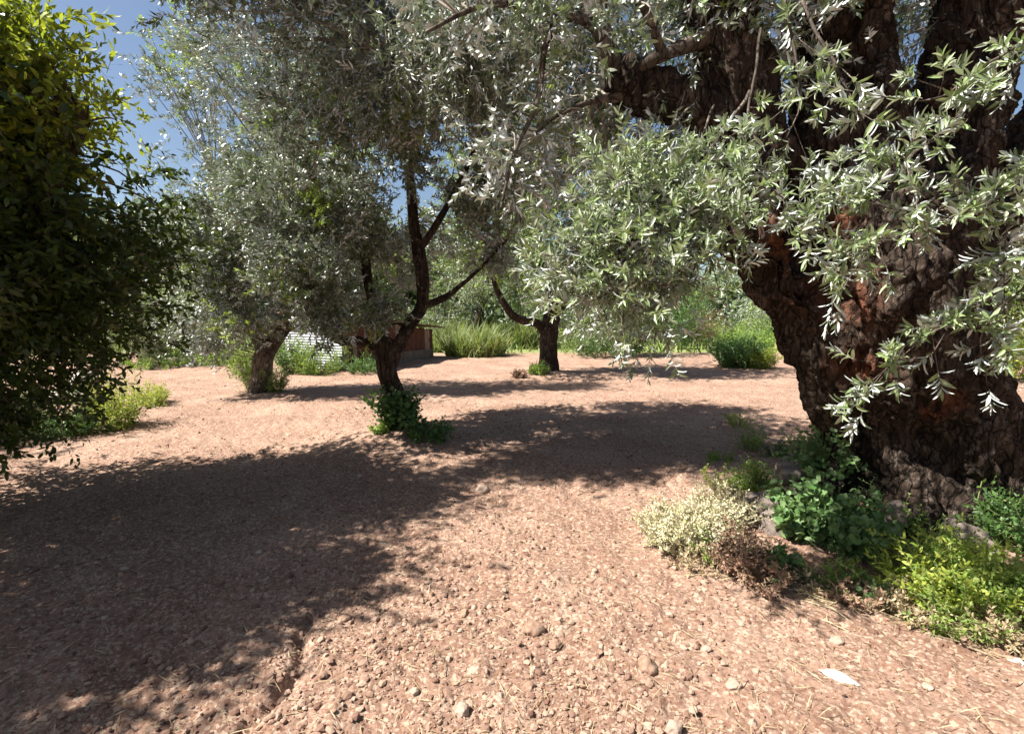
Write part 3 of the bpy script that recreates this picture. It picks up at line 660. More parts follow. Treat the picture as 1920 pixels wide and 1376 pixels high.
# middle olive
mid_limbs = [px_path(L) for L in [
 [(765, 850, 6.0, .2), (755, 800, 6.0, .145), (745, 750, 6.0, .13), (728, 700, 6.0, .12), (722, 655, 6.0, .13), (718, 640, 6.0, .11)],
 [(728, 690, 6.0, .09), (745, 655, 6.0, .085), (775, 600, 6.05, .08), (792, 570, 6.1, .08), (790, 500, 6.15, .085), (776, 420, 6.2, .07), (768, 340, 6.25, .06), (760, 200, 6.2, .045), (770, 80, 6.1, .03)],
 [(790, 575, 6.1, .05), (830, 560, 6.1, .04), (860, 540, 6.05, .03), (900, 505, 6.0, .02), (950, 450, 5.9, .015)],
 [(728, 690, 6.0, .07), (705, 655, 5.95, .06), (670, 640, 5.9, .055), (640, 640, 5.8, .06), (600, 610, 5.7, .05), (560, 540, 5.6, .035), (530, 440, 5.5, .02)],
 [(770, 80, 6.1, .03), (700, -40, 5.7, .025), (560, -120, 5.0, .02), (350, -200, 4.3, .012)],  # bough above the view, added to carry shade-casting clusters
 [(722, 660, 6.0, .07), (704, 600, 6.1, .06), (690, 520, 6.2, .06), (670, 400, 6.3, .05), (650, 250, 6.3, .04), (640, 100, 6.2, .02)],
 [(785, 470, 6.15, .05), (830, 400, 6.2, .04), (880, 300, 6.2, .03), (920, 180, 6.1, .02)],
 [(690, 480, 6.2, .04), (600, 400, 6.1, .03), (520, 320, 6.0, .02)]]]
mid_blobs = [B(610, 480, 5.9, .8, 1.2, .7, 2.6), B(700, 470, 6.6, .6, .5, .5, 1.0), B(560, 330, 5.9, 1.0, 1.2, .7, 1.8), B(700, 250, 6.1, 1.1, 1.5, .9, 2.2), B(880, 320, 6.7, .9, 1.0, .7, 1.4),
             B(640, 80, 6.0, 1.3, 1.5, .8, 1.8), B(860, 90, 6.0, 1.2, 1.5, .8, 1.5), B(920, 450, 6.3, .45, .5, .35, .5), B(600, 570, 5.6, .5, .6, .28, .9), B(680, 560, 5.7, .3, .4, .2, .35),
             B(470, 130, 6.0, .8, .8, .6, .6), B(1000, 180, 6.1, .8, 1.0, .8, .8), B(950, 20, 6.0, .9, 1.2, .6, .7), (-3.5, 3.95, 4.75, .8, .5, .4, 2.0), (-2.7, 4.5, 4.85, .8, .5, .4, 2.0), (-2.0, 4.3, 4.65, .8, .5, .35, 1.6), (-2.6, 3.75, 4.6, .6, .35, .3, 1.0), (-1.2, 4.5, 4.7, .7, .5, .35, 1.0), B(840, 170, 4.8, .8, .7, .55, 1.1), B(700, 60, 4.8, .9, .7, .6, .9), B(760, 330, 7.2, 1.2, .7, .8, 1.1)]  # high clusters above the view are added to shade the ground
olive('olive_tree', 'olive tree with leaning forked trunk and ivy at its foot, mid grove', mid_limbs, mid_blobs, 620, 23, 11, .068, twig=.2, spread=.17, young=.08, nodes=8, W=.3, droop=.05, bk='bark_brown')
# left olive
ll = [px_path(L) for L in [
 [(487, 745, 9.4, .27), (490, 715, 9.4, .2), (492, 680, 9.4, .18), (500, 655, 9.4, .19), (505, 640, 9.4, .2)],
 [(498, 660, 9.4, .13), (480, 630, 9.4, .11), (455, 600, 9.4, .09), (430, 540, 9.3, .07), (410, 440, 9.2, .05), (400, 330, 9.2, .03)],
 [(505, 655, 9.4, .14), (530, 620, 9.4, .12), (545, 580, 9.4, .09), (550, 500, 9.4, .07), (540, 400, 9.3, .05), (530, 260, 9.2, .03)],
 [(520, 630, 9.4, .07), (570, 590, 9.3, .06), (610, 540, 9.2, .04), (640, 480, 9.2, .03)]]]
lb = [B(420, 520, 9.1, 1.0, 1.0, .8, 1.5), B(480, 500, 9.2, .8, 1.1, .8, 1.5), B(440, 370, 9.2, 1.2, 1.4, 1.1, 2.2), B(560, 380, 9.3, .9, 1.3, .9, 1.0), B(470, 210, 9.3, 1.4, 1.4, 1.2, 1.7),
      B(540, 120, 9.2, 1.2, 1.4, 1.2, 1.3), B(400, 610, 9.0, .6, .8, .3, .8), B(390, 440, 9.2, .8, 1, .8, .8), B(390, 130, 9.5, .6, .9, .7, .25), B(500, 610, 9.0, .35, .6, .2, .4)]
olive('olive_tree', 'short olive tree with weeds round its trunk, left of the corrugated shed', ll, lb, 370, 18, 12, .085, 'rhomb', spread=.28, W=.34, twig=.24, droop=.05, nodes=7)
# right-centre olive
rl = [px_path(L) for L in [
 [(1028, 708, 12.6, .30), (1028, 670, 12.6, .24), (1030, 630, 12.6, .235), (1036, 590, 12.6, .22), (1040, 560, 12.6, .18)],
 [(1024, 625, 12.6, .13), (1008, 606, 12.5, .12), (985, 602, 12.4, .11), (960, 590, 12.3, .1), (935, 550, 12.2, .08), (915, 480, 12.2, .06)],
 [(1036, 590, 12.6, .15), (1030, 540, 12.6, .12), (1010, 470, 12.6, .1), (1000, 380, 12.5, .07)],
 [(1040, 590, 12.6, .15), (1060, 560, 12.6, .12), (1090, 500, 12.6, .09), (1120, 420, 12.5, .07)]]]
rb = [B(930, 500, 12.1, 1.2, 1.3, .9, 1.6), B(1000, 400, 12.4, 1.8, 1.5, 1.3, 2), B(1120, 430, 12.4, 1.7, 1.5, 1.3, 2), B(1060, 280, 12.4, 2.2, 1.5, 1.4, 2), B(1180, 520, 12.3, 1.2, 1.3, .8, 1), B(920, 330, 12.4, 1.4, 1.4, 1.2, 1.0), B(1240, 380, 12.4, 1.4, 1.4, 1.2, 1.0), B(1150, 600, 12.2, .7, .9, .35, .4)]
olive('olive_tree', 'upright olive tree with straight dark trunk behind the hanging silvery sprays', rl, rb, 235, 18, 13, .11, 'rhomb', spread=.38, twig=.32, W=.34, droop=.05, nodes=7, bk='bark_brown', lmat='olive_green')

def simple_olive(px, py, h, wdt, seed, label, lmat, group, trunk_r=.22, lean=0, crown_lo=.3, leaf=.15, nclus=150, ntw=13, name='olive_tree', cat='tree', fork=3, bk='bark', Y=None):
    g = G(px, py) if Y is None else np.array([(px - 960) / F * Y, Y, 0.]); rng = np.random.default_rng(seed); x, y = g[0], g[1]
    top = h * crown_lo + .3
    L = [[(x, y, -.1, trunk_r * 1.3), (x + lean * .3, y, top * .5, trunk_r), (x + lean, y, top, trunk_r * .9)]]
    for k in range(fork):
        a = k * 6.28 / fork + rng.uniform(-.4, .4); ex, ey = math.cos(a) * wdt * .6, math.sin(a) * wdt * .5
        L.append([(x + lean, y, top - .15, trunk_r * .6), (x + lean + ex * .45, y + ey * .45, top + h * .1, trunk_r * .45), (x + lean + ex * .8, y + ey * .8, top + h * .3, trunk_r * .3), (x + lean + ex, y + ey, h * .85, trunk_r * .12)])
    cz = h * (crown_lo + 1) / 2; rz = h * (1 - crown_lo) / 2
    bl = [(x + lean + rng.normal(0, wdt * .4), y + rng.normal(0, wdt * .3), cz + rng.uniform(-.6, .55) * rz, wdt * rng.uniform(.4, .6), wdt * .5, rz * rng.uniform(.45, .6), 1) for _ in range(7)]
    return olive(name, label, L, bl, nclus, ntw, seed, leaf, 'rhomb', lmat, bk, twig=.5, spread=.42, group=group, nodes=7, W=.34, step=.2, n=9, cat=cat)
GB = 'trees beyond the bare soil'
simple_olive(893, 650, 6.5, 2.6, 21, 'slim leaning olive standing in tall grass left of the straight dark trunk', 'olive_green', GB, .2, .3, .3, bk='bark_brown')
simple_olive(1350, 618, 7.0, 4.2, 22, 'thick grey olive trunk with low spreading limbs behind the bright weeds', 'olive_far', GB, .62, 0, .32, .2, 190, 12)
simple_olive(1255, 640, 5.6, 2.4, 23, 'ivy covered tree beside withered vines right of the hanging sprays', 'olive_green', GB, .25, 0, .15, .15, 150)
for i, (px, Y, h, wd, lm, lab) in enumerate([
  (640, 24, 6.2, 3.4, 'olive_green', 'green tree rising behind the shed roof'),
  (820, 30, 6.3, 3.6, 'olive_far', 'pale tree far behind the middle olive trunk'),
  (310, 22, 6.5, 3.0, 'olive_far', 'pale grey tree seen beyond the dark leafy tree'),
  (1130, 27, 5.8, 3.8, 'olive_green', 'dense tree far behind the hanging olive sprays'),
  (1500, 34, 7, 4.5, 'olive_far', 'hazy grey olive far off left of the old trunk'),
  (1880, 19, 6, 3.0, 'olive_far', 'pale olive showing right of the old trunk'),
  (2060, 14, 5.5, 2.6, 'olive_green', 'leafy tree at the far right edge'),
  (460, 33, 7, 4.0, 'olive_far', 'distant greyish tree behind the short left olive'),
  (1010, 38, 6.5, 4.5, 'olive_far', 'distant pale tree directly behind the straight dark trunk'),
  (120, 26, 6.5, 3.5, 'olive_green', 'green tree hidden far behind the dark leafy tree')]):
    simple_olive(px, 0, h, wd, 31 + i, lab, lm, GB, .25, 0, .04, .24, 190, 14, name='background_tree', Y=Y, cat='tree')

for i, (x_, y_, h, wd, lab) in enumerate([(3.6, -4.2, 5.5, 2.6, 'unseen olive tree added behind the viewer on the right to block skylight'), (8.2, .6, 6, 3.0, 'olive tree right of the old trunk, out of view, added to block skylight'),
   (-11, -1.5, 6.5, 3.0, 'olive tree far off to the left, out of view, added to block skylight'), (-11.5, 4.5, 6, 2.8, 'unseen olive tree added beyond the broad-leaved tree on the left to block skylight'), (-2.5, -7, 6.5, 3.2, 'unseen olive tree added straight behind the viewer to block skylight'), (9.5, 7.5, 6, 3.2, 'unseen olive tree added behind the old olive to the right to block skylight')]):
    simple_olive(960 + x_ / 10 * F, 0, h, wd, 81 + i, lab, 'olive', 'olive trees of the grove', .28, 0, .25, .16, 170, 13, Y=10.)  # trees out of view, added to keep skylight off the shaded ground
    o_ = COL.objects[-1]
    rt = o_.parent; rt.location.y += y_ - 10.
for i, (px, Y, h, wd, lm, lab) in enumerate([(335, 17, 3.0, 1.5, 'olive_green', 'low green bush screening the board fence'), (1175, 18, 3.6, 1.8, 'olive_green', 'round green bush behind the hanging sprays'), (845, 21, 4.0, 1.8, 'olive_green', 'green bush behind the tall grass near the shed'),
   (1445, 24, 4.2, 2.2, 'olive_far', 'pale bush beside the thick grey olive'), (230, 14.5, 2.6, 1.3, 'olive_green', 'bush directly behind the bright weeds at left'), (990, 23, 4.0, 2.0, 'olive_green', 'green bush just left behind the straight dark trunk')]):
    simple_olive(px, 0, h, wd, 71 + i, lab, lm, GB, .08, 0, -.05, .11, 90, 13, name='bush', Y=Y, cat='bush')
# --- broad-leaved tree on the left
rng = np.random.default_rng(51)
lt = empty('broadleaf_tree', (-4.6, 3.3, 0), 'dense dark broad-leaved tree with yellow-green top at the left edge', 'tree')
acc = Acc(); skel = []
for i, L in enumerate([[(-4.6, 3.3, -.1, .16), (-4.55, 3.3, .6, .12), (-4.5, 3.35, 1.2, .11)], [(-4.5, 3.35, 1.1, .08), (-4.0, 3.5, 1.8, .06), (-3.5, 3.7, 2.4, .04), (-3.2, 3.8, 3.0, .02)],
                       [(-4.5, 3.35, 1.1, .08), (-4.8, 3.0, 2.0, .06), (-5.0, 2.6, 3.0, .04)], [(-4.5, 3.35, 1.2, .08), (-4.4, 3.6, 2.2, .06), (-4.3, 3.9, 3.4, .03)],
                       [(-4.5, 3.35, .9, .06), (-4.2, 3.75, 1.15, .03), (-4.0, 4.0, 1.3, .015)], [(-4.5, 3.35, 1.0, .06), (-4.3, 2.6, 1.6, .04), (-4.1, 1.9, 2.4, .03)]]):
    limb(acc, L, .08, 10, .1, .08, 60 + i, .03, skel)
acc.build('trunk', M['bark_brown'], lt)
ca = Acc(); sk = np.vstack(skel)
LB = [(-4.1, 3.9, 1.8, .95, 1.0, .75, 1.8), (-4.5, 3.2, 2.5, 1.2, 1.2, .9, 1.9), (-3.8, 4.2, 2.3, .85, .9, .7, 1.4), (-3.85, 4.2, 1.75, .7, .8, .4, 1.2), (-4.3, 2.3, 2.5, 1.1, .9, .9, 1.3),
      (-4.7, 4.0, .95, .9, .9, .4, 1.7), (-4.8, 2.6, 3.2, 1.1, 1.2, .7, 1.2), (-5.3, 3.6, 2.0, 1.2, 1.2, 1.0, 1.0), (-3.6, 3.1, 1.9, .5, .7, .6, .5), (-3.95, 2.0, 2.7, .9, .7, .7, 1.7), (-4.7, 1.5, 3.1, 1.1, .7, .7, 1.3), (-5.2, 2.5, 2.2, 1.0, 1.0, .8, 1.3), (-3.7, 2.6, 3.0, .8, .7, .5, 1.3), (-2.75, 3.0, 2.9, .35, .4, .3, .0)]
crown(ca, LB, sk, 520, 20, rng, .08, .4, 'lance', .24, .26, 8, 1, .15, shell=.3, sup=4)
YB = [(-4.35, 3.9, 3.15, 1.0, .9, .45, 1.6), (-4.0, 4.0, 2.9, .65, .7, .4, 1), (-4.8, 3.0, 3.7, 1.1, 1.0, .45, 1.0), (-3.75, 3.2, 3.3, .6, .6, .35, 1.0), (-4.0, 3.85, 2.65, .65, .5, .5, 1.1), (-4.4, 3.3, 2.9, .8, .5, .5, 1.0), (-4.15, 3.7, 3.2, .6, .5, .3, 1.2)]
crown(ca, YB, sk, 250, 17, rng, .085, .34, 'lance', .26, .2, 8, 1, .0, lm=2, shell=.4, sup=3)
o = ca.build('crown', [M['citrus'], M['dark_twig'], M['citrus_young_sunlit']], lt)

# ------------------------------------------------------------------ the shed
def quad_box(acc, a, b, z0, z1, th, mat=0):
    a = np.array(a, float); b = np.array(b, float); d = (b - a) / np.linalg.norm(b - a); n_ = np.array([d[1], -d[0]]) * th
    v = [(*p, z) for z in (z0, z1) for p in (a, b, b - n_, a - n_)]
    acc.add(v, [[0, 1, 5, 4], [1, 2, 6, 5], [2, 3, 7, 6], [3, 0, 4, 7], [4, 5, 6, 7], [3, 2, 1, 0]], mat)
ca_ = np.array([-4.75, 13.4]); dl = nrm(np.array([-.9, .44])); dr = np.array([-dl[1] * -1, 0]) ; dr = np.array([.44, .9])
cl = ca_ + dl * 2.3; cr = ca_ + dr * 4.3; cb = cl + dr * 4.3
shed = empty('shed', (*((ca_ + cb) / 2), 0), 'small shed with white corrugated front and red-brown plank side', 'shed')
zg = -.05
# corrugated sheet: horizontal waves
acc = Acc(); nz = 150; zz = np.linspace(zg + .05, 1.5, nz); amp = .012 * np.sin(zz * 2 * math.pi / .076)
nx = 8; out_n = np.array([dl[1], -dl[0]]); out_n = out_n if out_n @ (-ca_) > 0 else -out_n
v = []
for i in range(nx + 1):
    p = ca_ + (cl - ca_) * i / nx
    dent = .012 * math.sin(i * 2.1)
    for k in range(nz): q = p + out_n * (amp[k] + dent + .01); v.append((q[0], q[1], zz[k]))
acc.add(v, [[i * nz + k, i * nz + k + 1, (i + 1) * nz + k + 1, (i + 1) * nz + k] for i in range(nx) for k in range(nz - 1)])
mt = plain('white_painted_sheet', [(.3, (.34, .36, .40)), (.6, (.5, .52, .57))], 3, rough=.5, bump=0, spec=.5)
acc.build('corrugated_wall', mt, shed)
acc = Acc(); rg = random.Random(3); k = 0; Lr = 4.3; p = 0.0; on2 = np.array([dr[1], -dr[0]])
while p < Lr - .05:
    wdt = rg.uniform(.1, .17); m_ = rg.choice([0, 0, 0, 0, 1, 2]); off = rg.uniform(0, .02)
    a = ca_ + dr * p + on2 * off; b = ca_ + dr * min(Lr, p + wdt - .008) + on2 * off
    quad_box(acc, a, b, zg + (.0 if p < 1.2 else .32), 1.45 - p * .10 + rg.uniform(-.03, .03), .025, m_); p += wdt
acc.build('plank_wall', [plain('red_planks', [(.3, (.06, .026, .018)), (.6, (.12, .055, .038))], 6), plain('grey_brown_planks', [(.3, (.16, .12, .09)), (.6, (.3, .24, .19))], 6), plain('rust_planks', [(.3, (.09, .045, .03)), (.6, (.17, .09, .06))], 6)], shed, smooth=False)
acc = Acc(); quad_box(acc, ca_ + dr * 1.2 + on2 * .03, ca_ + dr * 4.3 + on2 * .03, -.1, .34, .15)
quad_box(acc, cr, cb, -.1, 1.03, .1); quad_box(acc, cb, cl, -.1, 1.03, .1)
acc.build('concrete_base', plain('old_concrete', [(.3, (.10, .085, .07)), (.6, (.19, .165, .145))], 5), shed, smooth=False)
acc = Acc(); ce = [ca_ - dr * .3 - dl * .3, cl - dr * .3 + dl * .2, cb + dr * .3 + dl * .2, cr + dr * .3 - dl * .3]
v = [(*ce[0], 1.56), (*ce[1], 1.60), (*ce[2], 1.12), (*ce[3], 1.08)]; v += [(a, b, c + .04) for a, b, c in v]
acc.add(v, [[0, 1, 2, 3], [7, 6, 5, 4], [0, 4, 5, 1], [1, 5, 6, 2], [2, 6, 7, 3], [3, 7, 4, 0]])
acc.build('roof', plain('rusty_sheet', [(.3, (.09, .05, .035)), (.6, (.2, .15, .12))], 4), shed, smooth=False)

# board fence piece on the left, behind the dark tree
g = G(232, 690); fx, fy = g[0], g[1] + 3.0
fence = empty('board_fence', (fx, fy, 0), 'weathered grey board fence seen through the dark leafy tree', 'fence')
bm_ = plain('weathered_boards', [(.3, (.14, .12, .11)), (.6, (.27, .24, .23))], 6)
acc = Acc(); rg = random.Random(8)
for k in range(22):
    x0 = fx - 1.7 + k * .16; quad_box(acc, (x0, fy + .02 * (k % 2)), (x0 + .145, fy + .02 * (k % 2)), -.05, 1.35 + rg.uniform(-.1, .08), .02)
acc.build('board_panel', bm_, fence, smooth=False)
for k in range(3):
    acc = Acc(); x0 = fx - 1.6 + k * 1.6; quad_box(acc, (x0, fy + .14), (x0 + .09, fy + .14), -.1, 1.3, .09); acc.build('post', bm_, fence, smooth=False)
# wire fence in the background right
wf = None

# ------------------------------------------------------------------ low plants
def plant(name, x, y, rad, h, nst, seed, lmat, label, cat='weed', group=None, leafL=.04, W=.4, kind='rhomb', per=2, nodes=8, spread=.5, ang=1.0, tm='stem', droop=.1, z=None, flat=0, base=.5):
    rng = np.random.default_rng(seed); acc = Acc(); zz = gz(x, y) if z is None else z
    a = rng.uniform(0, 6.28, nst); r = np.sqrt(rng.random(nst)) * rad * base
    o = np.stack([x + r * np.cos(a), y + r * np.sin(a), np.zeros(nst)], 1); o[:, 2] = (gh(o[:, 0], o[:, 1]) if z is None else zz) - .02
    out = np.stack([np.cos(a), np.sin(a), np.zeros(nst)], 1) * (r / max(rad, .01))[:, None] * spread * 2
    d = np.array([0, 0, 1.]) + out + rng.normal(0, .18, (nst, 3))
    ln = h * rng.uniform(.55, 1.1, nst) * (1.1 - .5 * r / rad)
    shoots(acc, o, d, ln, rng, leafL, W, nodes, kind, 0, 1, per, droop=droop, ang=ang, jit=.35, tr=.003)
    # side shoots
    k = nst * 2; idx = rng.integers(0, nst, k); s = rng.uniform(.25, .85, k); o2 = o[idx] + nrm(d[idx]) * (ln[idx] * s)[:, None]
    shoots(acc, o2, d[idx] * .6 + rng.normal(0, .7, (k, 3)), ln[idx] * .4, rng, leafL * .85, W, max(4, nodes - 3), kind, 0, 1, per, droop=droop, ang=ang, jit=.35, tr=.002)
    ob = acc.build(name, [M[lmat], M[tm]]); return tag(ob, label, cat, group)
def grass(name, x, y, rad, h, nb, seed, lmat, label, cat='grass', group=None, wd=.008, ry=None, kind=None):
    rng = np.random.default_rng(seed); acc = Acc(); a = rng.uniform(0, 6.28, nb); r = np.sqrt(rng.random(nb))
    o = np.stack([x + rad * r * np.cos(a), y + (ry or rad) * r * np.sin(a), np.zeros(nb)], 1); o[:, 2] = gh(o[:, 0], o[:, 1]) - .02
    d = nrm(np.array([0, 0, 1.]) + rng.normal(0, .28, (nb, 3))); hd = rng.normal(0, 1, (nb, 3)); hd[:, 2] = -.5; hd = nrm(hd)
    L = h * rng.uniform(.3, 1.25, nb) * (.7 + .9 * vn(o * 2.5, seed)); side = nrm(np.cross(d, hd)); t = np.array([0, .35, .7, 1.])
    c = o[:, None] + L[:, None, None] * (t[None, :, None] * d[:, None] + (t ** 2)[None, :, None] * hd[:, None] * .35)
    wv = wd * np.array([1, .9, .6]); v = [c[:, 0] - side * wv[0], c[:, 0] + side * wv[0], c[:, 1] - side * wv[1], c[:, 1] + side * wv[1], c[:, 2] - side * wv[2], c[:, 2] + side * wv[2], c[:, 3]]
    v = np.stack(v, 1); b = (np.arange(nb) * 7)[:, None, None]; acc.add(v.reshape(-1, 3), (b + np.array([[0, 1, 3, 2], [2, 3, 5, 4]])[None]).reshape(-1, 4))
    acc.f.append(((b + np.array([[4, 5, 6]])[None]).reshape(-1, 3), 0))
    ob = acc.build(name, [M['field' if lmat == 'weed' else lmat]]); return tag(ob, label, cat, group, kind)
GW = 'weeds round the edge of the bare soil'; WL = 'weed_clump'
def pw(px, py, wpx, hpx, n, seed, lmat, label, leafL=.05, **k):
    g = G(px, py); s = g[1] / F
    k.setdefault('group', GW)
    return plant(WL, g[0], g[1], wpx * s / 2, hpx * s, n, seed, lmat, label, leafL=leafL, **k)
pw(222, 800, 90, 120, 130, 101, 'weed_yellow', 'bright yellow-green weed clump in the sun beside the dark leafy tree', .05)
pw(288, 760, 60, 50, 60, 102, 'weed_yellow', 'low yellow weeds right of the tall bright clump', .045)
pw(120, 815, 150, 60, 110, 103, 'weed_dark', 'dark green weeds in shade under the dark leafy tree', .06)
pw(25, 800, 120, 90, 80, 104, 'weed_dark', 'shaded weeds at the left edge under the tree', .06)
pw(480, 735, 52, 90, 90, 105, 'weed', 'light green weeds hugging the left side of the short olive trunk', .055, spread=.3)
pw(515, 738, 40, 50, 50, 106, 'weed', 'small leafy weeds at the right foot of the short olive', .055)
pw(455, 700, 60, 70, 70, 107, 'weed', 'tall green weeds behind the short olive trunk', .07)
pw(385, 686, 100, 55, 100, 108, 'weed', 'bright green weed bank left of the short olive', .08, base=.9)
pw(300, 690, 110, 35, 80, 109, 'weed', 'low green weeds in front of the grey board fence', .07, base=.9)
pw(545, 698, 60, 80, 90, 110, 'weed_dark', 'dark bushy weeds against the white corrugated wall', .08)
pw(600, 699, 60, 40, 80, 111, 'weed', 'pale green weeds at the foot of the corrugated wall', .06, base=.9)
pw(575, 700, 55, 75, 90, 127, 'weed', 'leafy green weeds half covering the white corrugated wall', .07)
pw(690, 697, 60, 45, 80, 128, 'weed_dark', 'dark weeds along the foot of the plank wall', .07, base=.9)
pw(632, 695, 22, 70, 40, 112, 'weed', 'narrow flowering weed at the corner of the shed', .06)
pw(1385, 690, 100, 70, 150, 113, 'weed_dark', 'dark leafy bush in front of the pale far weeds', .11, W=.55)
pw(1425, 693, 60, 50, 110, 114, 'weed_yellow', 'bright yellow-green bush right of the dark leafy bush', .08)
pw(1395, 652, 160, 70, 170, 115, 'weed', 'broad bank of pale green weeds before the thick grey olive', .14, base=.9)
pw(1470, 655, 90, 60, 90, 116, 'weed', 'light weeds beside the old trunk in the distance', .14, base=.9)
pw(1280, 655, 90, 110, 120, 117, 'weed_dark', 'tall dark ivy mass left of the withered vines', .13, spread=.2)
pw(1318, 655, 50, 80, 80, 118, 'brown_bush', 'withered brown vines hanging by the ivy mass', .1, spread=.2)
pw(1135, 668, 110, 60, 120, 119, 'weed_dark', 'dark green weeds behind the hanging sprays', .11, base=.9)
pw(1895, 715, 90, 130, 130, 120, 'weed_yellow', 'sunlit yellow-green weeds right of the old trunk', .08)
pw(1010, 706, 50, 24, 60, 121, 'weed', 'small weeds at the left foot of the straight dark trunk', .07)
pw(975, 708, 40, 18, 40, 122, 'brown_bush', 'dry brown weeds left of the straight dark trunk', .06)
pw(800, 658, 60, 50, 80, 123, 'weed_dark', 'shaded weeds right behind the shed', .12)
pw(870, 668, 60, 40, 80, 124, 'weed', 'fresh green weeds under the slim leaning olive', .1)
pw(1408, 845, 44, 60, 26, 125, 'weed', 'thin light weeds on the soil left of the old trunk', .035, spread=.4)
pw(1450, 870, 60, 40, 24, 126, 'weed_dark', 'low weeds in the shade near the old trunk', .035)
GG = 'tall grass tufts at the edge of the soil'
for i, (px, py, wp, hp, nb, lm, lab) in enumerate([
  (890, 668, 110, 46, 1500, 'weed', 'bright green tall grass under the slim leaning olive'),
  (965, 655, 90, 50, 1100, 'weed', 'tall grass between the slim olive and the straight dark trunk'),
  (830, 660, 80, 46, 900, 'weed', 'tall grass right of the shed'),
  (1000, 650, 60, 40, 700, 'weed', 'grass tuft just left of the straight dark trunk'),
  (1120, 655, 120, 40, 900, 'weed', 'tall grass behind the hanging sprays'),
  (370, 660, 130, 50, 1000, 'weed', 'tall pale grass beyond the weeds on the left')]):
    g = G(px, py); s = g[1] / F; grass('grass_tuft', g[0], g[1], wp * s / 2, hp * s, nb, 140 + i, lm, lab, group=GG, wd=.022, ry=.8)
# far ground cover
rng = np.random.default_rng(9); acc = Acc()
n = 15000; Y = rng.uniform(18.5, 50, n); X = (rng.random(n) * 2 - 1) * Y * 1.15
keep = ~((np.abs(X + 4.3) < 2.5) & (Y < 19)); X, Y = X[keep], Y[keep]; n = len(X)
o = np.stack([X, Y, np.zeros(n)], 1); d = np.array([0, 0, 1.]) + rng.normal(0, .4, (n, 3))
leaves(acc, o, d, nrm(rng.normal(size=(n, 3))), rng.uniform(.25, .8, n) * np.clip(Y / 28, .6, 1.6), rng.uniform(.06, .22, n), 0, 'rhomb')
tag(acc.build('undergrowth', [M['field']]), 'pale green grass and scrub covering the land beyond the soil', 'undergrowth', kind='stuff')

rng = np.random.default_rng(19); acc = Acc(); n = 60000; a = np.deg2rad(rng.uniform(-66, 66, n)); rr_ = rng.uniform(44, 54, n)
hh = 4.2 + 7 * np.abs(fbm(np.stack([a * 9, a * 0, a * 0], 1), 3, 8)) * 2; zz_ = rng.random(n) ** .8 * hh
leaves(acc, np.stack([rr_ * np.sin(a), rr_ * np.cos(a), zz_], 1), rng.normal(size=(n, 3)), rng.normal(size=(n, 3)), rng.uniform(.4, .9, n), .5, 0, 'rhomb')
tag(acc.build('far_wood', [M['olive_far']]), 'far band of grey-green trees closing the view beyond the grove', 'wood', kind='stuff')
# ivy round the middle trunk
g = G(748, 820)
plant('ivy', g[0], g[1] - .05, .30, .62, 60, 201, 'weed_dark', 'dark ivy with broad leaves climbing the foot of the leaning olive', 'ivy', None, .075, .8, 'round', 1, 8, spread=.25, ang=1.2)
g = G(800, 835)
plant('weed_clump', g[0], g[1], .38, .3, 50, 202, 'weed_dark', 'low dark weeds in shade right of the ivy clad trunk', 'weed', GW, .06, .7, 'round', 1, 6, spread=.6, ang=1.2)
g = G(715, 828)
plant('weed_clump', g[0], g[1], .18, .16, 26, 203, 'weed', 'small green leaves lit by the sun left of the ivy', 'weed', GW, .05, .7, 'round', 1, 5, spread=.6, ang=1.2)

# plants and stones at the foot of the old olive
WS = [ # px py depth sx sy sz
 (1425, 945, 3.45, .15, .13, .11, 'pinkish grey rock, leftmost by the foot of the old tree'),
 (1480, 885, 3.62, .13, .12, .09, 'grey rock lying on the others behind the mallow'),
 (1505, 915, 3.55, .15, .12, .09, 'broad grey rock under the climbing mallow'),
 (1455, 1010, 3.3, .14, .13, .13, 'pale rock half hidden by the left mallow leaves'),
 (1560, 990, 3.35, .2, .15, .15, 'dark rock in the middle of the mallow leaves'),
 (1640, 1060, 3.12, .14, .12, .12, 'brownish rock between mallow and yellow bush'),
 (1690, 1010, 3.2, .16, .14, .15, 'pinkish rock touching the pale root'),
 (1800, 1100, 3.0, .2, .13, .11, 'shaded rock beneath the yellow-green bush')]
for i, (px, py, Y, a, b, c, lab) in enumerate(WS):
    p = P(px, py, Y); rock('rock', p[0], p[1], a, b, c, st_grey, 300 + i, lab, 'rock', 'rocks heaped round the old tree', i * .7, z=max(p[2] - c * .6, gz(p[0], p[1]) - c * .3), lump=.4)
def near(px, py, rad, h, n, seed, lmat, label, name='weed_clump', cat='weed', **k):
    g = G(px, py); return plant(name, g[0], g[1], rad, h, n, seed, lmat, label, cat, k.pop('group', 'plants at the foot of the old olive'), **k)
near(1275, 1015, .30, .36, 150, 401, 'pale_bush', 'bleached cream coloured bush left of the rocks', name='dry_bush', cat='bush', leafL=.034, W=.42, nodes=12, tm='straw', spread=.7)
near(1345, 990, .24, .40, 80, 402, 'pale_bush', 'pale yellowish bush beside the cream coloured bush', name='dry_bush', cat='bush', leafL=.032, W=.42, nodes=12, spread=.5, tm='straw')
near(1390, 1060, .22, .30, 110, 403, 'brown_bush', 'withered brown bush before the mallow', name='dry_bush', cat='bush', leafL=.032, W=.5, nodes=10, spread=.6, tm='straw')
near(1410, 935, .20, .28, 60, 404, 'weed', 'fresh green weeds above the leftmost rock', leafL=.03, nodes=9)
near(1520, 1010, .28, .40, 55, 405, 'mallow', 'mallow with large round leaves on the left rocks', name='mallow', cat='plant', leafL=.065, W=1.0, kind='round', per=1, nodes=9, spread=.5, ang=1.15)
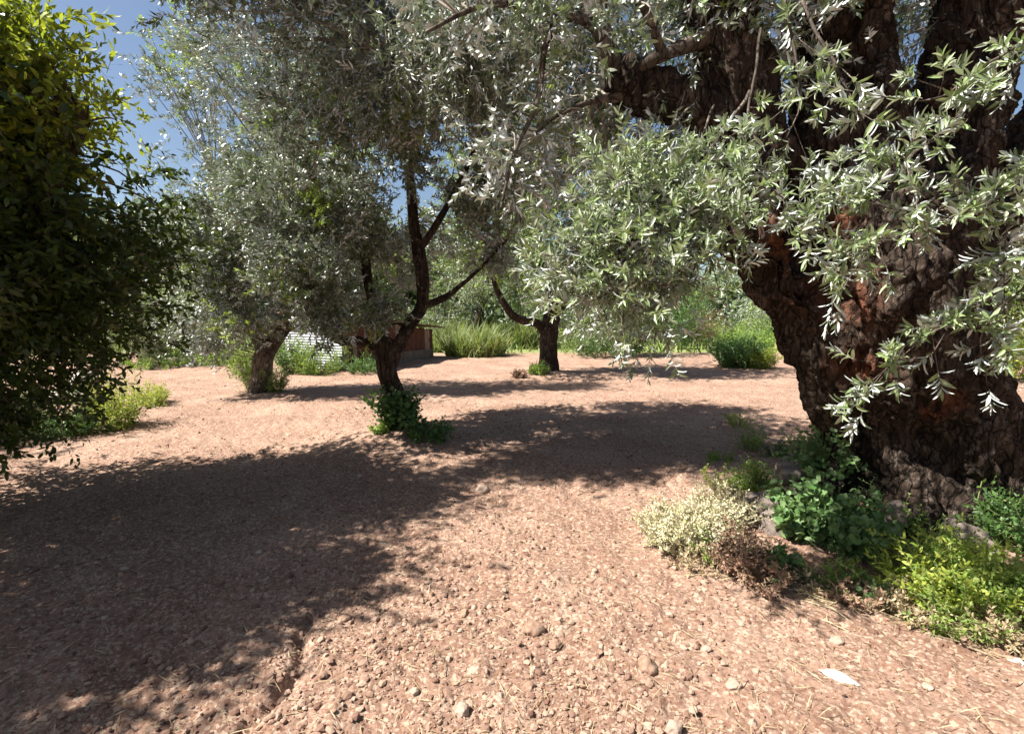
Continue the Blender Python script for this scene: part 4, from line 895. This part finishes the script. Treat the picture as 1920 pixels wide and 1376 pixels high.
near(1590, 1030, .32, .40, 60, 406, 'mallow', 'mallow with round leaves right of the largest mallow', name='mallow', cat='plant', leafL=.055, W=1.0, kind='round', per=1, nodes=9, spread=.5, ang=1.15)
near(1540, 960, .16, .62, 44, 407, 'mallow', 'tall mallow climbing up the left side of the old trunk', name='mallow', cat='plant', leafL=.045, W=1.0, kind='round', per=1, nodes=12, spread=.2, ang=1.15)
near(1760, 1115, .26, .42, 80, 408, 'weed_yellow', 'yellow-green bush in front of the old roots', name='bush', cat='bush', leafL=.05, W=.36, nodes=8, spread=.8, kind='lance')
near(1840, 1120, .28, .40, 90, 409, 'weed', 'green leafy bush right of the yellow-green bush', name='bush', cat='bush', leafL=.035, W=.45, nodes=9, spread=.6, kind='lance')
near(1900, 1150, .24, .32, 80, 410, 'weed', 'bright green weeds at the right edge by the roots', leafL=.03, W=.45, nodes=9)
near(1905, 1040, .24, .42, 60, 411, 'weed_dark', 'dark green weeds behind the bushes at the right edge', leafL=.045, W=.5, nodes=8)
near(1830, 1165, .20, .10, 40, 412, 'weed_yellow', 'tiny yellowish weeds along the soil at the lower right', leafL=.02, W=.5, nodes=6)
near(1450, 1075, .14, .22, 14, 413, 'mallow', 'broad pale mallow leaves low at the front', name='mallow', cat='plant', leafL=.075, W=1.0, kind='round', per=1, nodes=5, spread=.6, ang=1.3)
near(1690, 895, .10, .12, 14, 414, 'weed', 'little green sprout on the root', leafL=.03)
rg = random.Random(12)
SCR = ['pale_bush', 'weed', 'mallow', 'weed_yellow', 'brown_bush', 'weed_dark', 'straw']
NM = {'pale_bush': 'bleached wispy herb', 'weed': 'straggling green weed', 'mallow': 'small mallow seedling', 'weed_yellow': 'yellowish weed sprig', 'brown_bush': 'withered brown herb', 'weed_dark': 'dark green weed sprig', 'straw': 'dry straw coloured tuft'}
SPOTS = [(1240, 990, 0, 'at the outer left of the cream bush'), (1330, 1040, 1, 'between the cream and brown bushes'), (1360, 930, 3, 'behind the cream bush by the leftmost rock'), (1440, 1100, 4, 'in front of the left mallow'),
 (1500, 1095, 6, 'on the dry edge below the mallows'), (1560, 1100, 1, 'on the dry edge under the right mallow'), (1620, 1110, 2, 'between mallow and yellow-green bush'), (1660, 1090, 3, 'at the left side of the yellow-green bush'),
 (1700, 1150, 6, 'before the yellow-green bush'), (1600, 1130, 4, 'on the soil below the right mallow'), (1790, 1180, 1, 'below the green leafy bush'), (1880, 1200, 6, 'at the lower right by the soil edge'),
 (1640, 990, 5, 'beside the pale root'), (1730, 1030, 1, 'behind the yellow-green bush'), (1470, 960, 3, 'among the left rocks'), (1350, 870, 1, 'on open soil behind the cream bush'), (1385, 800, 3, 'on the shaded soil left of the old trunk'),
 (1500, 850, 5, 'against the left flank of the old trunk'), (1300, 1060, 6, 'at the front foot of the cream bush'), (1850, 1000, 1, 'beneath the roots at the right')]
for i, (px, py, k, lab) in enumerate(SPOTS):
    lm = SCR[k]; rd = lm == 'mallow'
    near(px, py, rg.uniform(.10, .18), rg.uniform(.14, .30), rg.randint(12, 26), 440 + i, lm, NM[lm] + ' ' + lab, leafL=rg.uniform(.028, .042), W=1.0 if rd else .4, kind='round' if rd else 'lance', per=1 if rd else 2, nodes=7, spread=.9, group='straggling weeds round the old tree', tm='straw' if lm in ('straw', 'pale_bush', 'brown_bush') else 'stem')
# tall bare stalk
p = P(1822, 1000, 3.15); acc = Acc(); tube(acc, spline([(p[0], p[1], p[2] - .25, .006), (p[0] + .01, p[1], p[2] + .15, .005), (p[0] + .03, p[1], p[2] + .37, .003)], .05), 6, 1)
q = np.array([[p[0] + .03, p[1], p[2] + .36], [p[0] + .015, p[1], p[2] + .2], [p[0] + .03, p[1], p[2] + .33]])
leaves(acc, q, np.array([[.3, -.3, .6], [1, -.2, .3], [-1, -.2, .2]]), np.array([[0, -1, .3], [0, -.3, 1], [0, -.3, 1]]), np.array([.04, .05, .035]), .5, 0, 'lance')
tag(acc.build('stalk', [M['weed'], M['stem']]), 'single tall stalk rising before the dark roots', 'stalk')
# dry grass edge along the foot of the mound
rng = np.random.default_rng(66); acc = Acc(); n = 900
t = rng.random(n); px = 1400 + t * 560; py = 1075 + t * 110 + rng.normal(0, 22, n); g = np.array([G(a, b) for a, b in zip(px, py)])
g[:, 2] = gh(g[:, 0], g[:, 1], True) + rng.uniform(.0, .03, n); a = rng.normal(-.5, .7, n); d = np.stack([np.cos(a), np.sin(a), rng.normal(.05, .18, n)], 1)
leaves(acc, g, d, rng.normal(size=(n, 3)) + np.array([0, 0, 1]), rng.uniform(.05, .22, n), .028, 0, 'lance', bend=.3)
tag(acc.build('dry_grass', [M['straw']]), 'dry straw lying along the foot of the old tree mound', 'dry grass', kind='stuff')
# scattered straw over soil
rng = np.random.default_rng(67); acc = Acc(); n = 7000; x, y, r = field(n, rng, 1.1, 12); a = rng.uniform(0, 6.28, n)
leaves(acc, np.stack([x, y, gh(x, y, True) + .008], 1), np.stack([np.cos(a), np.sin(a), rng.normal(.05, .15, n)], 1), rng.normal(0, .4, (n, 3)) + np.array([0, 0, 1]), rng.uniform(.03, .11, n), .035, 0, 'lance', bend=.3)
tag(acc.build('straw_litter', [M['straw']]), 'thin dry straws strewn over the soil', 'straw', kind='stuff')
# pale rocks behind the dark tree
for i, (px, py, Y, a, b, c, lab) in enumerate([(160, 712, 7.6, .22, .2, .16, 'white rock behind the dark leafy tree, higher one'), (130, 740, 7.4, .3, .2, .14, 'flat white rock behind the dark leafy tree, lower one'), (180, 770, 7.3, .28, .22, .28, 'grey boulder below the white rocks behind the dark tree')]):
    p = P(px, py, Y); rock('rock', p[0], p[1], a, b, c, st_white if i < 2 else st_grey, 330 + i, lab, 'rock', 'rocks behind the dark tree', i * .9, z=max(p[2] - c * .5, gz(p[0], p[1]) - c * .2))
